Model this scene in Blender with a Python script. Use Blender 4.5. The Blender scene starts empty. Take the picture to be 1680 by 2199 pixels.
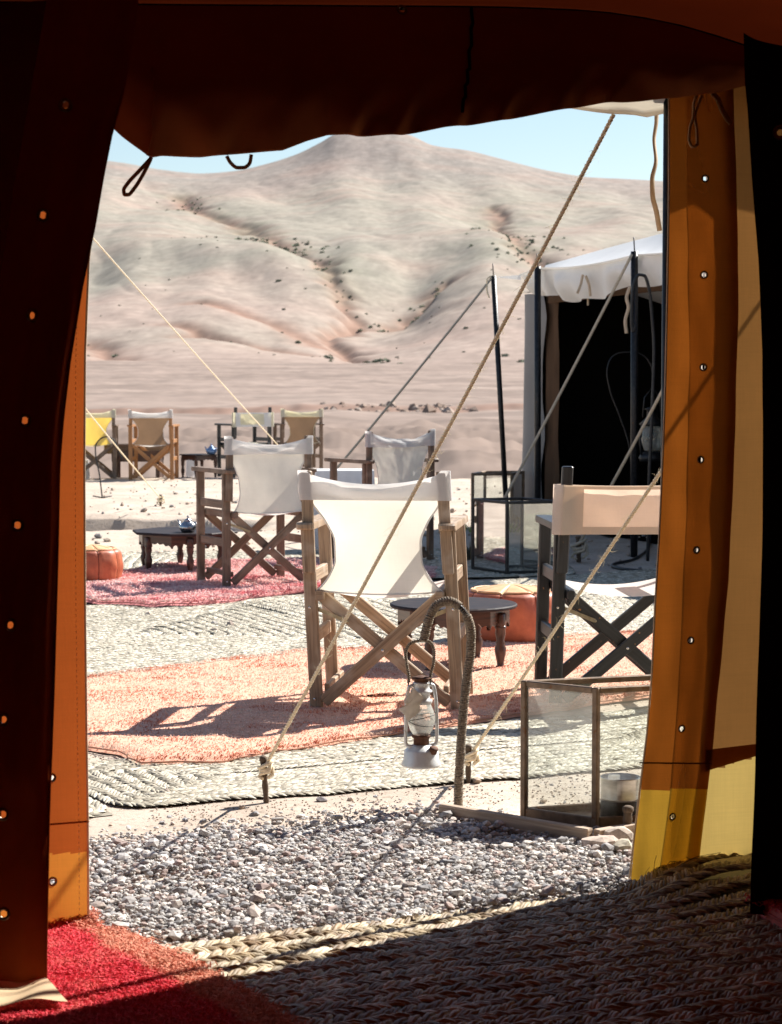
import bpy, math, random
import numpy as np
from mathutils import Vector

# ------------------------------------------------------------------ camera, sky, sun, exposure
SC = bpy.context.scene
COL = SC.collection
FPX, CX, CY, HORIZON, CAM_H = 4581.0, 840.0, 1099.5, 820.0, 1.23
PITCH = math.atan((CY - HORIZON) / FPX)
SUN_AZ, SUN_EL = math.radians(48), math.radians(42)     # azimuth clockwise from the viewing direction
EXPOSURE = 1.25

cam_data = bpy.data.cameras.new('camera')
cam = bpy.data.objects.new('camera', cam_data)
COL.objects.link(cam)
cam.location = (0, 0, CAM_H)
cam.rotation_euler = (math.pi / 2 - PITCH, 0, 0)
cam_data.sensor_fit = 'VERTICAL'
cam_data.sensor_height = 36.0
cam_data.lens = 36.0 * FPX / 2199.0
cam_data.clip_start = 0.1
cam_data.clip_end = 20000
cam_data.dof.use_dof = True
cam_data.dof.focus_distance = 7.0
cam_data.dof.aperture_fstop = 11.0
SC.camera = cam

world = bpy.data.worlds.new('World')
SC.world = world
world.use_nodes = True
wn = world.node_tree.nodes
sky = wn.new('ShaderNodeTexSky')
sky.sky_type = 'NISHITA'
sky.sun_disc = False
sky.sun_elevation = SUN_EL
sky.sun_rotation = SUN_AZ
sky.air_density = 1.0
sky.dust_density = 0.3
sky.ozone_density = 1.0
wn['Background'].inputs['Strength'].default_value = 0.055
world.node_tree.links.new(sky.outputs['Color'], wn['Background'].inputs['Color'])

sun_data = bpy.data.lights.new('sun', 'SUN')
sun_data.energy = 4.6
sun_data.angle = math.radians(0.5)
sun_data.color = (1.0, 0.95, 0.88)
sun = bpy.data.objects.new('sun', sun_data)
COL.objects.link(sun)
SUNV = Vector((math.sin(SUN_AZ) * math.cos(SUN_EL), math.cos(SUN_AZ) * math.cos(SUN_EL), math.sin(SUN_EL)))
sun.rotation_euler = (-SUNV).to_track_quat('-Z', 'Y').to_euler()
sun.location = (20, 10, 30)

SC.view_settings.view_transform = 'Standard'
SC.view_settings.look = 'None'
SC.view_settings.exposure = EXPOSURE
SC.view_settings.gamma = 1.0
SC.view_settings.use_curve_mapping = False
SC.render.engine = 'CYCLES'
SC.cycles.use_denoising = True
SC.cycles.max_bounces = 10
SC.cycles.transparent_max_bounces = 24
SC.cycles.sample_clamp_indirect = 6.0

rng = np.random.default_rng(7)
random.seed(7)

# ------------------------------------------------------------------ measuring the place
_cp, _sp = math.cos(PITCH), math.sin(PITCH)
def ray(u, v):
    rx, ry = (u - CX) / FPX, -(v - CY) / FPX
    return np.array((rx, _cp + ry * _sp, -_sp + ry * _cp))
def ground(u, v, z=0.0):
    d = ray(u, v); t = (z - CAM_H) / d[2]
    return np.array((d[0] * t, d[1] * t, z))
def at_y(u, v, y):
    d = ray(u, v); t = y / d[1]
    return np.array((d[0] * t, y, CAM_H + d[2] * t))
def proj(P):
    P = np.asarray(P, float)
    x, y, z = P[..., 0], P[..., 1], P[..., 2] - CAM_H
    f = y * _cp - z * _sp; up = y * _sp + z * _cp
    return np.stack((CX + FPX * x / f, CY - FPX * up / f), -1)

def interp(x, xs, ys):
    return np.interp(x, xs, ys)
def smooth(a, b, x):
    t = np.clip((x - a) / (b - a), 0, 1)
    return t * t * (3 - 2 * t)

_perm = np.random.default_rng(3).permutation(512)
_grad = np.random.default_rng(4).uniform(0, 2 * math.pi, 512)
def pnoise(x, y, seed=0):
    x = np.asarray(x, float); y = np.asarray(y, float)
    xi, yi = np.floor(x).astype(int), np.floor(y).astype(int)
    xf, yf = x - xi, y - yi
    u, v = xf**3 * (xf * (xf * 6 - 15) + 10), yf**3 * (yf * (yf * 6 - 15) + 10)
    def g(ix, iy, dx, dy):
        h = _grad[(_perm[(ix + seed * 37) & 511] + iy * 17 + seed * 11) & 511]
        h = _grad[(_perm[(_perm[(ix + seed * 37) & 511] + iy) & 511])]
        return np.cos(h) * dx + np.sin(h) * dy
    a, b = g(xi, yi, xf, yf), g(xi + 1, yi, xf - 1, yf)
    c, d = g(xi, yi + 1, xf, yf - 1), g(xi + 1, yi + 1, xf - 1, yf - 1)
    return (a + (b - a) * u) + ((c + (d - c) * u) - (a + (b - a) * u)) * v
def fbm(x, y, oct=4, seed=0, gain=0.5):
    s, a, f = 0, 1.0, 1.0
    for i in range(oct):
        s = s + a * pnoise(x * f, y * f, seed + i); a *= gain; f *= 2.03
    return s

# ------------------------------------------------------------------ mesh helpers
class MB:
    """collects shapes and links them as one mesh object"""
    def __init__(self):
        self.v, self.f, self.uv, self.c = [], [], [], []
        self.hasc = False
    def add(self, verts, faces, uvs=None, col=None):
        o = len(self.v)
        self.v.extend([tuple(map(float, p)) for p in verts])
        for i, f in enumerate(faces):
            self.f.append(tuple(k + o for k in f))
            self.uv.append(uvs[i] if uvs is not None else [(0.0, 0.0)] * len(f))
        if col is not None: self.hasc = True
        self.c.extend([col if col is not None else (1, 1, 1)] * len(verts))
        return self
    def bar(self, a, b, w, h, up=(0, 0, 1), bev=0.18, col=None, taper=1.0):
        a, b = np.array(a, float), np.array(b, float)
        d = b - a; L = np.linalg.norm(d); d = d / L
        up = np.array(up, float)
        s = np.cross(d, up)
        if np.linalg.norm(s) < 1e-4: s = np.cross(d, (0, 1, 0))
        s /= np.linalg.norm(s); t = np.cross(s, d)
        c = min(w, h) * bev
        pr = [(-w/2 + c, -h/2), (w/2 - c, -h/2), (w/2, -h/2 + c), (w/2, h/2 - c), (w/2 - c, h/2), (-w/2 + c, h/2), (-w/2, h/2 - c), (-w/2, -h/2 + c)]
        V = []
        e = min(c, L * .2)
        for (q, k) in ((a, .8), (a + d * e, 1), (b - d * e, 1), (b, .8)):
            tp = taper if (q is b or np.allclose(q, b - d * e)) else 1.0
            for (x, y) in pr: V.append(q + s * x * k * tp + t * y * k * tp)
        F, U = [], []
        off = random.random() * 7
        per = [0]
        for i in range(8):
            p, q = pr[i], pr[(i + 1) % 8]
            per.append(per[-1] + math.hypot(p[0] - q[0], p[1] - q[1]))
        ls = [0, e, L - e, L]
        for k in range(3):
            for i in range(8):
                j = (i + 1) % 8
                F.append((k*8 + i, k*8 + j, k*8 + 8 + j, k*8 + 8 + i))
                U.append([(ls[k] + off, per[i] + off), (ls[k] + off, per[i+1] + off), (ls[k+1] + off, per[i+1] + off), (ls[k+1] + off, per[i] + off)])
        F.append(tuple(range(7, -1, -1))); U.append([(off + pr[i][0], off + pr[i][1]) for i in range(7, -1, -1)])
        F.append(tuple(range(24, 32))); U.append([(off + pr[i][0], off + pr[i][1]) for i in range(8)])
        return self.add(V, F, U, col)
    def tube(self, pts, r, sides=8, closed=False, cap=True, col=None, vscale=1.0):
        P = np.array(pts, float); n = len(P)
        R = np.broadcast_to(np.asarray(r, float), (n,))
        if closed: T = np.roll(P, -1, 0) - np.roll(P, 1, 0)
        else:
            T = np.gradient(P, axis=0)
        T = T / np.maximum(np.linalg.norm(T, axis=1, keepdims=True), 1e-9)
        ref = np.array((0, 0, 1.0)) if abs(T[0][2]) < .9 else np.array((1.0, 0, 0))
        N = np.cross(T[0], ref); N /= np.linalg.norm(N)
        V = np.zeros((n, sides, 3)); ang = np.arange(sides) * 2 * math.pi / sides
        for i in range(n):
            N = N - T[i] * np.dot(N, T[i]); N /= max(np.linalg.norm(N), 1e-9)
            B = np.cross(T[i], N)
            V[i] = P[i] + R[i] * (np.cos(ang)[:, None] * N + np.sin(ang)[:, None] * B)
        F, U = [], []
        L = np.concatenate(([0], np.cumsum(np.linalg.norm(np.diff(P, axis=0), axis=1))))
        m = n if closed else n - 1
        for i in range(m):
            k = (i + 1) % n
            for j in range(sides):
                q = (j + 1) % sides
                F.append((i*sides + j, k*sides + j, k*sides + q, i*sides + q))
                U.append([(L[i], j / sides), (L[min(i+1, n-1)], j / sides), (L[min(i+1, n-1)], (j+1) / sides), (L[i], (j+1) / sides)])
        if cap and not closed:
            F.append(tuple(range(sides))); U.append([(0, 0)] * sides)
            F.append(tuple((n-1)*sides + j for j in range(sides - 1, -1, -1))); U.append([(0, 0)] * sides)
        return self.add(V.reshape(-1, 3), F, U, col)
    def grid(self, P, skip=(), flip=False, closed_u=False):
        P = np.asarray(P, float); nu, nv = P.shape[:2]
        F, U = [], []
        skip = set(skip)
        for i in range(nu if closed_u else nu - 1):
            k = (i + 1) % nu
            for j in range(nv - 1):
                q = (i*nv + j, k*nv + j, k*nv + j + 1, i*nv + j + 1)
                if skip and (set(q) & skip): continue
                if flip: q = q[::-1]
                F.append(q)
                uv = [(i / nu, j / nv), ((i+1) / nu, j / nv), ((i+1) / nu, (j+1) / nv), (i / nu, (j+1) / nv)]
                U.append(uv[::-1] if flip else uv)
        return self.add(P.reshape(-1, 3), F, U)
    def lathe(self, prof, c=(0, 0, 0), n=24, ax=None, wob=None):
        c = np.array(c, float); V, F = [], []
        if ax is None: X, Y, Z = np.eye(3)
        else:
            Z = np.array(ax, float); Z /= np.linalg.norm(Z)
            X = np.cross(Z, (0, 1, 0)) if abs(Z[1]) < .9 else np.cross(Z, (1, 0, 0))
            X /= np.linalg.norm(X); Y = np.cross(Z, X)
        m = len(prof)
        for (r, z) in prof:
            for k in range(n):
                a = 2 * math.pi * k / n
                rr = r * (wob(a, z) if wob else 1)
                V.append(c + X * rr * math.cos(a) + Y * rr * math.sin(a) + Z * z)
        for i in range(m - 1):
            for k in range(n):
                q = (k + 1) % n
                F.append((i*n + k, i*n + q, i*n + n + q, i*n + n + k))
        F.append(tuple(range(n - 1, -1, -1))); F.append(tuple((m-1)*n + k for k in range(n)))
        U = [[(V[i][2] , math.atan2(V[i][1]-c[1], V[i][0]-c[0]) * .05) for i in f] for f in F]
        return self.add(V, F, U)
    def prism(self, poly, z0, z1, bev=0.0):
        n = len(poly)
        P = np.array(poly, float); ctr = P.mean(0)
        lv = [(z0, 0), (z1, 0)] if bev == 0 else [(z0, bev), (z0 + bev, 0), (z1 - bev, 0), (z1, bev)]
        V = []
        for (z, b) in lv:
            for p in P:
                d = ctr - p; L = np.linalg.norm(d)
                q = p + d / max(L, 1e-6) * b
                V.append((q[0], q[1], z))
        F = []
        for k in range(len(lv) - 1):
            for i in range(n):
                j = (i + 1) % n
                F.append((k*n + i, k*n + j, k*n + n + j, k*n + n + i))
        F.append(tuple(range(n - 1, -1, -1))); F.append(tuple((len(lv)-1)*n + i for i in range(n)))
        U = [[(V[i][0], V[i][1]) for i in f] for f in F]
        return self.add(V, F, U)
    def shear(self, k):
        self.v = [(x + k * z, y, z) for (x, y, z) in self.v]
        return self
    def build(self, name, mat, parent=None, smooth=True, loc=None):
        me = bpy.data.meshes.new(name)
        me.from_pydata(self.v, [], self.f)
        uv = me.uv_layers.new(name='UVMap')
        flat = np.array([c for f in self.uv for p in f for c in p], np.float32)
        uv.data.foreach_set('uv', flat)
        if self.hasc:
            ca = me.color_attributes.new('tint', 'FLOAT_COLOR', 'POINT')
            cc = np.ones((len(self.v), 4), np.float32); cc[:, :3] = np.array(self.c, np.float32)
            ca.data.foreach_set('color', cc.ravel())
        me.polygons.foreach_set('use_smooth', [bool(smooth)] * len(me.polygons))
        me.materials.append(mat)
        me.update()
        return link(name, me, parent, loc)

def link(name, me, parent=None, loc=None):
    o = bpy.data.objects.new(name, me); COL.objects.link(o)
    if parent is not None: o.parent = parent
    if loc is not None: o.location = loc
    return o
def raw(name, V, F, mat, parent=None, col=None, smooth=False, loc=None):
    """fast path: arrays of vertices and equally sized faces"""
    V = np.asarray(V, np.float32); F = np.asarray(F, np.int32)
    me = bpy.data.meshes.new(name)
    k = F.shape[1]
    me.vertices.add(len(V)); me.vertices.foreach_set('co', V.ravel())
    me.loops.add(F.size); me.loops.foreach_set('vertex_index', F.ravel())
    me.polygons.add(len(F)); me.polygons.foreach_set('loop_start', np.arange(len(F), dtype=np.int32) * k)
    me.polygons.foreach_set('use_smooth', np.full(len(F), bool(smooth)))
    if col is not None:
        ca = me.color_attributes.new('tint', 'FLOAT_COLOR', 'POINT')
        cc = np.ones((len(V), 4), np.float32); cc[:, :col.shape[1]] = col
        ca.data.foreach_set('color', cc.ravel())
    me.materials.append(mat)
    me.update(calc_edges=True); me.validate()
    return link(name, me, parent, loc)
def tag(o, label=None, cat=None, group=None, kind=None):
    if label: o['label'] = label
    if cat: o['category'] = cat
    if group: o['group'] = group
    if kind: o['kind'] = kind
    return o
def thing(name, label, cat, loc=(0, 0, 0), rz=0.0, group=None):
    o = bpy.data.objects.new(name, None); COL.objects.link(o)
    o.location = tuple(map(float, loc)); o.rotation_euler = (0, 0, rz)
    o.empty_display_size = .1
    return tag(o, label, cat, group)

# ------------------------------------------------------------------ materials
def new_mat(name):
    m = bpy.data.materials.new(name); m.use_nodes = True
    nt = m.node_tree; nt.nodes.clear()
    out = nt.nodes.new('ShaderNodeOutputMaterial')
    return m, nt, out
def nd(nt, typ, **kw):
    n = nt.nodes.new(typ)
    for k, v in kw.items():
        if k.startswith('i_'): n.inputs[k[2:].replace('_', ' ')].default_value = v
        elif k.startswith('n_'): n.inputs[int(k[2:])].default_value = v
        else: setattr(n, k, v)
    return n
def c4(c): return (c[0], c[1], c[2], 1)
def noise_col(nt, c1, c2, scale, coord='Object', detail=5, rough=.6, lo=.35, hi=.65, stretch=None):
    tc = nd(nt, 'ShaderNodeTexCoord')
    src = tc.outputs[coord]
    if stretch:
        mp = nd(nt, 'ShaderNodeMapping'); mp.inputs['Scale'].default_value = stretch
        nt.links.new(src, mp.inputs['Vector']); src = mp.outputs['Vector']
    no = nd(nt, 'ShaderNodeTexNoise'); no.inputs['Scale'].default_value = scale
    no.inputs['Detail'].default_value = detail; no.inputs['Roughness'].default_value = rough
    nt.links.new(src, no.inputs['Vector'])
    rp = nd(nt, 'ShaderNodeValToRGB')
    rp.color_ramp.elements[0].position = lo; rp.color_ramp.elements[0].color = c4(c1)
    rp.color_ramp.elements[1].position = hi; rp.color_ramp.elements[1].color = c4(c2)
    nt.links.new(no.outputs['Fac'], rp.inputs['Fac'])
    return rp.outputs['Color'], no.outputs['Fac'], src
def mixc(nt, a, b, fac, mode='MIX'):
    m = nd(nt, 'ShaderNodeMix', data_type='RGBA', blend_type=mode)
    for s, v in ((6, a), (7, b)):
        if isinstance(v, (tuple, list)): m.inputs[s].default_value = c4(v)
        else: nt.links.new(v, m.inputs[s])
    if isinstance(fac, (int, float)): m.inputs[0].default_value = fac
    else: nt.links.new(fac, m.inputs[0])
    return m.outputs[2]
def bump(nt, h, strength, dist=.01):
    b = nd(nt, 'ShaderNodeBump'); b.inputs['Strength'].default_value = strength; b.inputs['Distance'].default_value = dist
    nt.links.new(h, b.inputs['Height'])
    return b.outputs['Normal']
def pbr(name, c1, c2, scale=20, rough=.7, metal=0.0, bmp=.2, bdist=.005, coord='Object', stretch=None, lo=.35, hi=.65, tint=False, spec=.5, spots=None):
    m, nt, out = new_mat(name)
    col, fac, src = noise_col(nt, c1, c2, scale, coord, stretch=stretch, lo=lo, hi=hi)
    if spots:
        c, f, s = noise_col(nt, (0, 0, 0), (1, 1, 1), spots[1], coord, lo=spots[2], hi=spots[2] + .06)
        col = mixc(nt, col, spots[0], c)
    if tint:
        at = nd(nt, 'ShaderNodeAttribute', attribute_name='tint')
        col = mixc(nt, col, at.outputs['Color'], 1.0, 'MULTIPLY')
    p = nd(nt, 'ShaderNodeBsdfPrincipled')
    nt.links.new(col, p.inputs['Base Color'])
    p.inputs['Roughness'].default_value = rough; p.inputs['Metallic'].default_value = metal
    p.inputs['Specular IOR Level'].default_value = spec
    if bmp: nt.links.new(bump(nt, fac, bmp, bdist), p.inputs['Normal'])
    nt.links.new(p.outputs['BSDF'], out.inputs['Surface'])
    return m
def cloth(name, refl, trans, tw, scale=6.0, var=.16, weave=900, bmp=.15, spots=None, thread=.02):
    """woven canvas: reflects 'refl' and lets 'trans' through (share tw)"""
    m, nt, out = new_mat(name)
    d = [max(0, x * (1 - var)) for x in refl]; l = [min(1, x * (1 + var)) for x in refl]
    col, fac, src = noise_col(nt, d, l, scale, lo=.3, hi=.7)
    d = [max(0, x * (1 - var)) for x in trans]; l = [min(1, x * (1 + var)) for x in trans]
    col2, fac2, _ = noise_col(nt, d, l, scale * 1.7, lo=.3, hi=.7)
    if spots:
        c, f, s = noise_col(nt, (0, 0, 0), (1, 1, 1), spots[1], lo=spots[2], hi=spots[2] + .1)
        col = mixc(nt, col, spots[0], c); col2 = mixc(nt, col2, spots[0], c)
    # threads of the weave, slubs and faint dirt
    tc2 = nd(nt, 'ShaderNodeTexCoord')
    for sc_ in ((420, 420, 14), (14, 14, 420), (2.2, 2.2, 1.4)):
        mp_ = nd(nt, 'ShaderNodeMapping'); mp_.inputs['Scale'].default_value = sc_
        nt.links.new(tc2.outputs['Object'], mp_.inputs['Vector'])
        tn_ = nd(nt, 'ShaderNodeTexNoise'); tn_.inputs['Scale'].default_value = 1.0; tn_.inputs['Detail'].default_value = 4
        nt.links.new(mp_.outputs[0], tn_.inputs['Vector'])
        rr_ = nd(nt, 'ShaderNodeValToRGB'); k_ = (1 - thread * 1.2) if sc_[0] > 3 else .90
        rr_.color_ramp.elements[0].position = .32; rr_.color_ramp.elements[0].color = (k_, k_, k_, 1)
        rr_.color_ramp.elements[1].position = .62; rr_.color_ramp.elements[1].color = (1 + thread * .4,) * 3 + (1,)
        nt.links.new(tn_.outputs['Fac'], rr_.inputs['Fac'])
        col = mixc(nt, col, rr_.outputs['Color'], .8, 'MULTIPLY'); col2 = mixc(nt, col2, rr_.outputs['Color'], .8, 'MULTIPLY')
    fine = nd(nt, 'ShaderNodeTexNoise'); fine.inputs['Scale'].default_value = weave * .35; fine.inputs['Detail'].default_value = 2
    nt.links.new(src, fine.inputs['Vector'])
    nrm = bump(nt, fine.outputs['Fac'], bmp, .002)
    df = nd(nt, 'ShaderNodeBsdfDiffuse'); tr = nd(nt, 'ShaderNodeBsdfTranslucent')
    nt.links.new(col, df.inputs['Color']); nt.links.new(col2, tr.inputs['Color'])
    nt.links.new(nrm, df.inputs['Normal']); nt.links.new(nrm, tr.inputs['Normal'])
    mx = nd(nt, 'ShaderNodeMixShader'); mx.inputs[0].default_value = tw
    nt.links.new(df.outputs[0], mx.inputs[1]); nt.links.new(tr.outputs[0], mx.inputs[2])
    nt.links.new(mx.outputs[0], out.inputs['Surface'])
    return m
def wood(name, dark, light, pale=None, rough=.6, wear=None, grain=1.0):
    m, nt, out = new_mat(name)
    tc = nd(nt, 'ShaderNodeTexCoord'); mp = nd(nt, 'ShaderNodeMapping')
    mp.inputs['Scale'].default_value = (5 * grain, 110 * grain, 1)
    nt.links.new(tc.outputs['UV'], mp.inputs['Vector'])
    n1 = nd(nt, 'ShaderNodeTexNoise'); n1.inputs['Scale'].default_value = 1.0; n1.inputs['Detail'].default_value = 6; n1.inputs['Distortion'].default_value = .6
    nt.links.new(mp.outputs[0], n1.inputs['Vector'])
    rp = nd(nt, 'ShaderNodeValToRGB')
    rp.color_ramp.elements[0].position = .3; rp.color_ramp.elements[0].color = c4(dark)
    rp.color_ramp.elements[1].position = .68; rp.color_ramp.elements[1].color = c4(light)
    nt.links.new(n1.outputs['Fac'], rp.inputs['Fac'])
    col = rp.outputs['Color']
    n2 = nd(nt, 'ShaderNodeTexNoise'); n2.inputs['Scale'].default_value = 9; n2.inputs['Detail'].default_value = 5
    nt.links.new(tc.outputs['Object'], n2.inputs['Vector'])
    if pale:
        r2 = nd(nt, 'ShaderNodeValToRGB'); r2.color_ramp.elements[0].position = .5; r2.color_ramp.elements[1].position = .72
        nt.links.new(n2.outputs['Fac'], r2.inputs['Fac'])
        col = mixc(nt, col, pale, r2.outputs['Color'])
    if wear:
        n3 = nd(nt, 'ShaderNodeTexNoise'); n3.inputs['Scale'].default_value = 38; n3.inputs['Detail'].default_value = 6
        nt.links.new(tc.outputs['Object'], n3.inputs['Vector'])
        r3 = nd(nt, 'ShaderNodeValToRGB'); r3.color_ramp.elements[0].position = .68; r3.color_ramp.elements[1].position = .72
        nt.links.new(n3.outputs['Fac'], r3.inputs['Fac'])
        col = mixc(nt, col, wear, r3.outputs['Color'])
    p = nd(nt, 'ShaderNodeBsdfPrincipled'); p.inputs['Roughness'].default_value = rough
    nt.links.new(col, p.inputs['Base Color'])
    nt.links.new(bump(nt, n1.outputs['Fac'], .35, .003), p.inputs['Normal'])
    nt.links.new(p.outputs[0], out.inputs['Surface'])
    return m
def glass(name, dirt=.12, tint=(.93, .97, .95)):
    m, nt, out = new_mat(name)
    t = nd(nt, 'ShaderNodeBsdfTransparent'); t.inputs['Color'].default_value = c4(tint)
    g = nd(nt, 'ShaderNodeBsdfGlossy'); g.inputs['Roughness'].default_value = .03
    f = nd(nt, 'ShaderNodeFresnel'); f.inputs['IOR'].default_value = 1.5
    mx = nd(nt, 'ShaderNodeMixShader')
    nt.links.new(f.outputs[0], mx.inputs[0]); nt.links.new(t.outputs[0], mx.inputs[1]); nt.links.new(g.outputs[0], mx.inputs[2])
    d = nd(nt, 'ShaderNodeBsdfDiffuse'); d.inputs['Color'].default_value = (.75, .72, .66, 1)
    tl = nd(nt, 'ShaderNodeBsdfTranslucent'); tl.inputs['Color'].default_value = (.75, .72, .66, 1)
    dm = nd(nt, 'ShaderNodeMixShader'); nt.links.new(d.outputs[0], dm.inputs[1]); nt.links.new(tl.outputs[0], dm.inputs[2])
    tc = nd(nt, 'ShaderNodeTexCoord')
    no = nd(nt, 'ShaderNodeTexNoise'); no.inputs['Scale'].default_value = 7; no.inputs['Detail'].default_value = 7
    nt.links.new(tc.outputs['Object'], no.inputs['Vector'])
    mr = nd(nt, 'ShaderNodeMapRange'); mr.inputs[1].default_value = .35; mr.inputs[2].default_value = .75; mr.inputs[3].default_value = dirt * .35; mr.inputs[4].default_value = dirt * 1.6
    nt.links.new(no.outputs['Fac'], mr.inputs[0])
    mx2 = nd(nt, 'ShaderNodeMixShader'); nt.links.new(mr.outputs[0], mx2.inputs[0])
    nt.links.new(mx.outputs[0], mx2.inputs[1]); nt.links.new(dm.outputs[0], mx2.inputs[2])
    nt.links.new(mx2.outputs[0], out.inputs['Surface'])
    return m
def tinted(name, rough=.8, var=(.8, 1.15), scale=60, trans=0.0, bmp=.3, metal=0.0, spec=.3):
    """colour comes piece by piece from the 'tint' attribute, with a little noise"""
    m, nt, out = new_mat(name)
    col, fac, _ = noise_col(nt, (var[0],) * 3, (var[1],) * 3, scale, lo=.3, hi=.7)
    at = nd(nt, 'ShaderNodeAttribute', attribute_name='tint')
    col = mixc(nt, at.outputs['Color'], col, 1.0, 'MULTIPLY')
    p = nd(nt, 'ShaderNodeBsdfPrincipled'); p.inputs['Roughness'].default_value = rough; p.inputs['Metallic'].default_value = metal
    p.inputs['Specular IOR Level'].default_value = spec
    nt.links.new(col, p.inputs['Base Color'])
    if bmp: nt.links.new(bump(nt, fac, bmp, .003), p.inputs['Normal'])
    if trans:
        tr = nd(nt, 'ShaderNodeBsdfTranslucent'); nt.links.new(col, tr.inputs['Color'])
        mx = nd(nt, 'ShaderNodeMixShader'); mx.inputs[0].default_value = trans
        nt.links.new(p.outputs[0], mx.inputs[1]); nt.links.new(tr.outputs[0], mx.inputs[2])
        nt.links.new(mx.outputs[0], out.inputs['Surface'])
    else:
        nt.links.new(p.outputs[0], out.inputs['Surface'])
    return m

M = {}
M['wood'] = wood('weathered wood', (.19, .125, .078), (.40, .285, .185), (.46, .38, .30))
M['wood_dark'] = wood('dark weathered wood', (.08, .05, .034), (.21, .135, .088), (.26, .20, .15))
M['wood_black'] = wood('black painted wood', (.012, .013, .015), (.03, .032, .036), None, .38, (.42, .20, .07))
M['wood_orange'] = wood('varnished orange wood', (.22, .09, .03), (.42, .20, .07), None, .5)
M['wood_table'] = wood('dark polished wood', (.025, .012, .009), (.085, .035, .022), None, .33)
M['table_top'] = pbr('dark polished table top', (.02, .018, .022), (.04, .03, .03), 14, .6, bmp=.05, spec=.12)
M['board'] = wood('grey board', (.30, .22, .16), (.52, .41, .31), None, .8, None, .8)
M['bark'] = wood('peg wood', (.06, .04, .028), (.16, .11, .07), None, .85)
M['canvas'] = cloth('cream canvas', (.84, .82, .77), (.88, .82, .69), .48, 5, .06)
M['canvas2'] = cloth('worn cream canvas', (.78, .76, .72), (.76, .70, .58), .42, 4, .12)
M['band'] = cloth('white canvas band', (.84, .83, .82), (.80, .78, .75), .45, 5, .05)
M['peach'] = cloth('peach canvas panel', (.80, .74, .68), (.90, .70, .55), .48, 5, .08, spots=((.40, .25, .14), 9, .66))
M['hem'] = cloth('canvas hem', (.70, .62, .52), (.70, .52, .36), .34, 5, .06)
M['yellow'] = cloth('yellow canvas', (.80, .66, .28), (.90, .62, .10), .5, 5, .05)
M['tan'] = cloth('tan canvas', (.26, .18, .12), (.30, .18, .10), .25, 5, .1)
M['cream2'] = cloth('pale yellow canvas', (.78, .76, .66), (.80, .74, .48), .45, 5, .08)
M['white_cloth'] = cloth('white cloth', (.82, .83, .85), (.75, .76, .8), .35, 6, .05)
M['metal_dark'] = pbr('dark iron', (.014, .015, .018), (.035, .035, .038), 40, .42, .6, .1, spots=((.10, .045, .02), 25, .68))
M['metal_rust'] = pbr('brown lantern iron', (.15, .105, .07), (.28, .20, .135), 26, .5, .4, .25, spots=((.20, .09, .035), 30, .6))
M['steel'] = pbr('bright steel', (.55, .54, .52), (.75, .74, .72), 30, .25, 1.0, .1)
M['galv'] = pbr('pale painted tin', (.60, .61, .60), (.76, .77, .76), 22, .45, .35, .15, spots=((.22, .11, .06), 30, .69))
M['rust'] = pbr('rust', (.07, .03, .018), (.17, .075, .04), 50, .8, .2, .3)
M['brace'] = pbr('dull brass strip', (.28, .23, .14), (.45, .38, .25), 60, .5, .6, .15)
M['glass'] = glass('dusty lantern glass', .06, (.97, .985, .975))
M['globe'] = glass('lantern globe glass', .45)
M['rope'] = pbr('hemp rope', (.76, .63, .43), (.92, .82, .62), 150, .9, bmp=.4, bdist=.002, spec=.1)
M['rope_far'] = pbr('grey rope', (.40, .34, .26), (.56, .49, .38), 90, .9, bmp=.3)
M['fibre'] = cloth('rope fibre', (.80, .72, .55), (.8, .72, .55), .5, 30, .1)
M['cord'] = pbr('wound cord', (.13, .10, .075), (.34, .28, .21), 160, .8, bmp=.5, bdist=.002, spec=.2)
M['leather'] = pbr('orange leather', (.35, .085, .036), (.50, .145, .062), 12, .5, bmp=.35, bdist=.006, spots=((.30, .075, .03), 22, .64))
M['leather_pale'] = pbr('pale leather', (.62, .33, .15), (.74, .45, .24), 14, .5, bmp=.3, bdist=.006)  # top panel and piping, paler than the body
M['seam'] = pbr('seam', (.12, .03, .012), (.2, .05, .02), 60, .7)
M['plastic'] = cloth('torn plastic bag', (.72, .62, .50), (.8, .7, .58), .5, 30, .15)
M['wax'] = pbr('candle wax', (.75, .72, .65), (.85, .82, .76), 30, .5)
M['cable'] = pbr('black cable', (.015, .015, .017), (.03, .03, .033), 60, .5)
# ------------------------------------------------------------------ the setting: ground, far plain and hills
def herm(xs, ys, x):
    """smooth curve through (xs, ys); ys may be [k] or [k, n] with one x per column"""
    xs = np.asarray(xs, float); x = np.asarray(x, float)
    ys = np.asarray(ys, float)
    if ys.ndim == 1: ys = np.repeat(ys[:, None], x.size, 1).reshape((len(xs),) + x.shape)
    dx = np.diff(xs); sl = np.diff(ys, axis=0) / dx.reshape((-1,) + (1,) * (ys.ndim - 1))
    m = np.zeros_like(ys)
    a, b = sl[:-1], sl[1:]
    ok = (a * b) > 0
    m[1:-1] = np.where(ok, 2 * a * b / np.where(ok, a + b, 1), 0)
    m[0], m[-1] = sl[0], sl[-1]
    i = np.clip(np.searchsorted(xs, x) - 1, 0, len(xs) - 2)
    h = dx[i]; t = np.clip((x - xs[i]) / h, 0, 1)
    def pick(A, k): return np.take_along_axis(A, k[None], 0)[0]
    y0, y1, m0, m1 = pick(ys, i), pick(ys, i + 1), pick(m, i), pick(m, i + 1)
    return (2*t**3 - 3*t**2 + 1) * y0 + (t**3 - 2*t**2 + t) * h * m0 + (-2*t**3 + 3*t**2) * y1 + (t**3 - t**2) * h * m1

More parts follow.
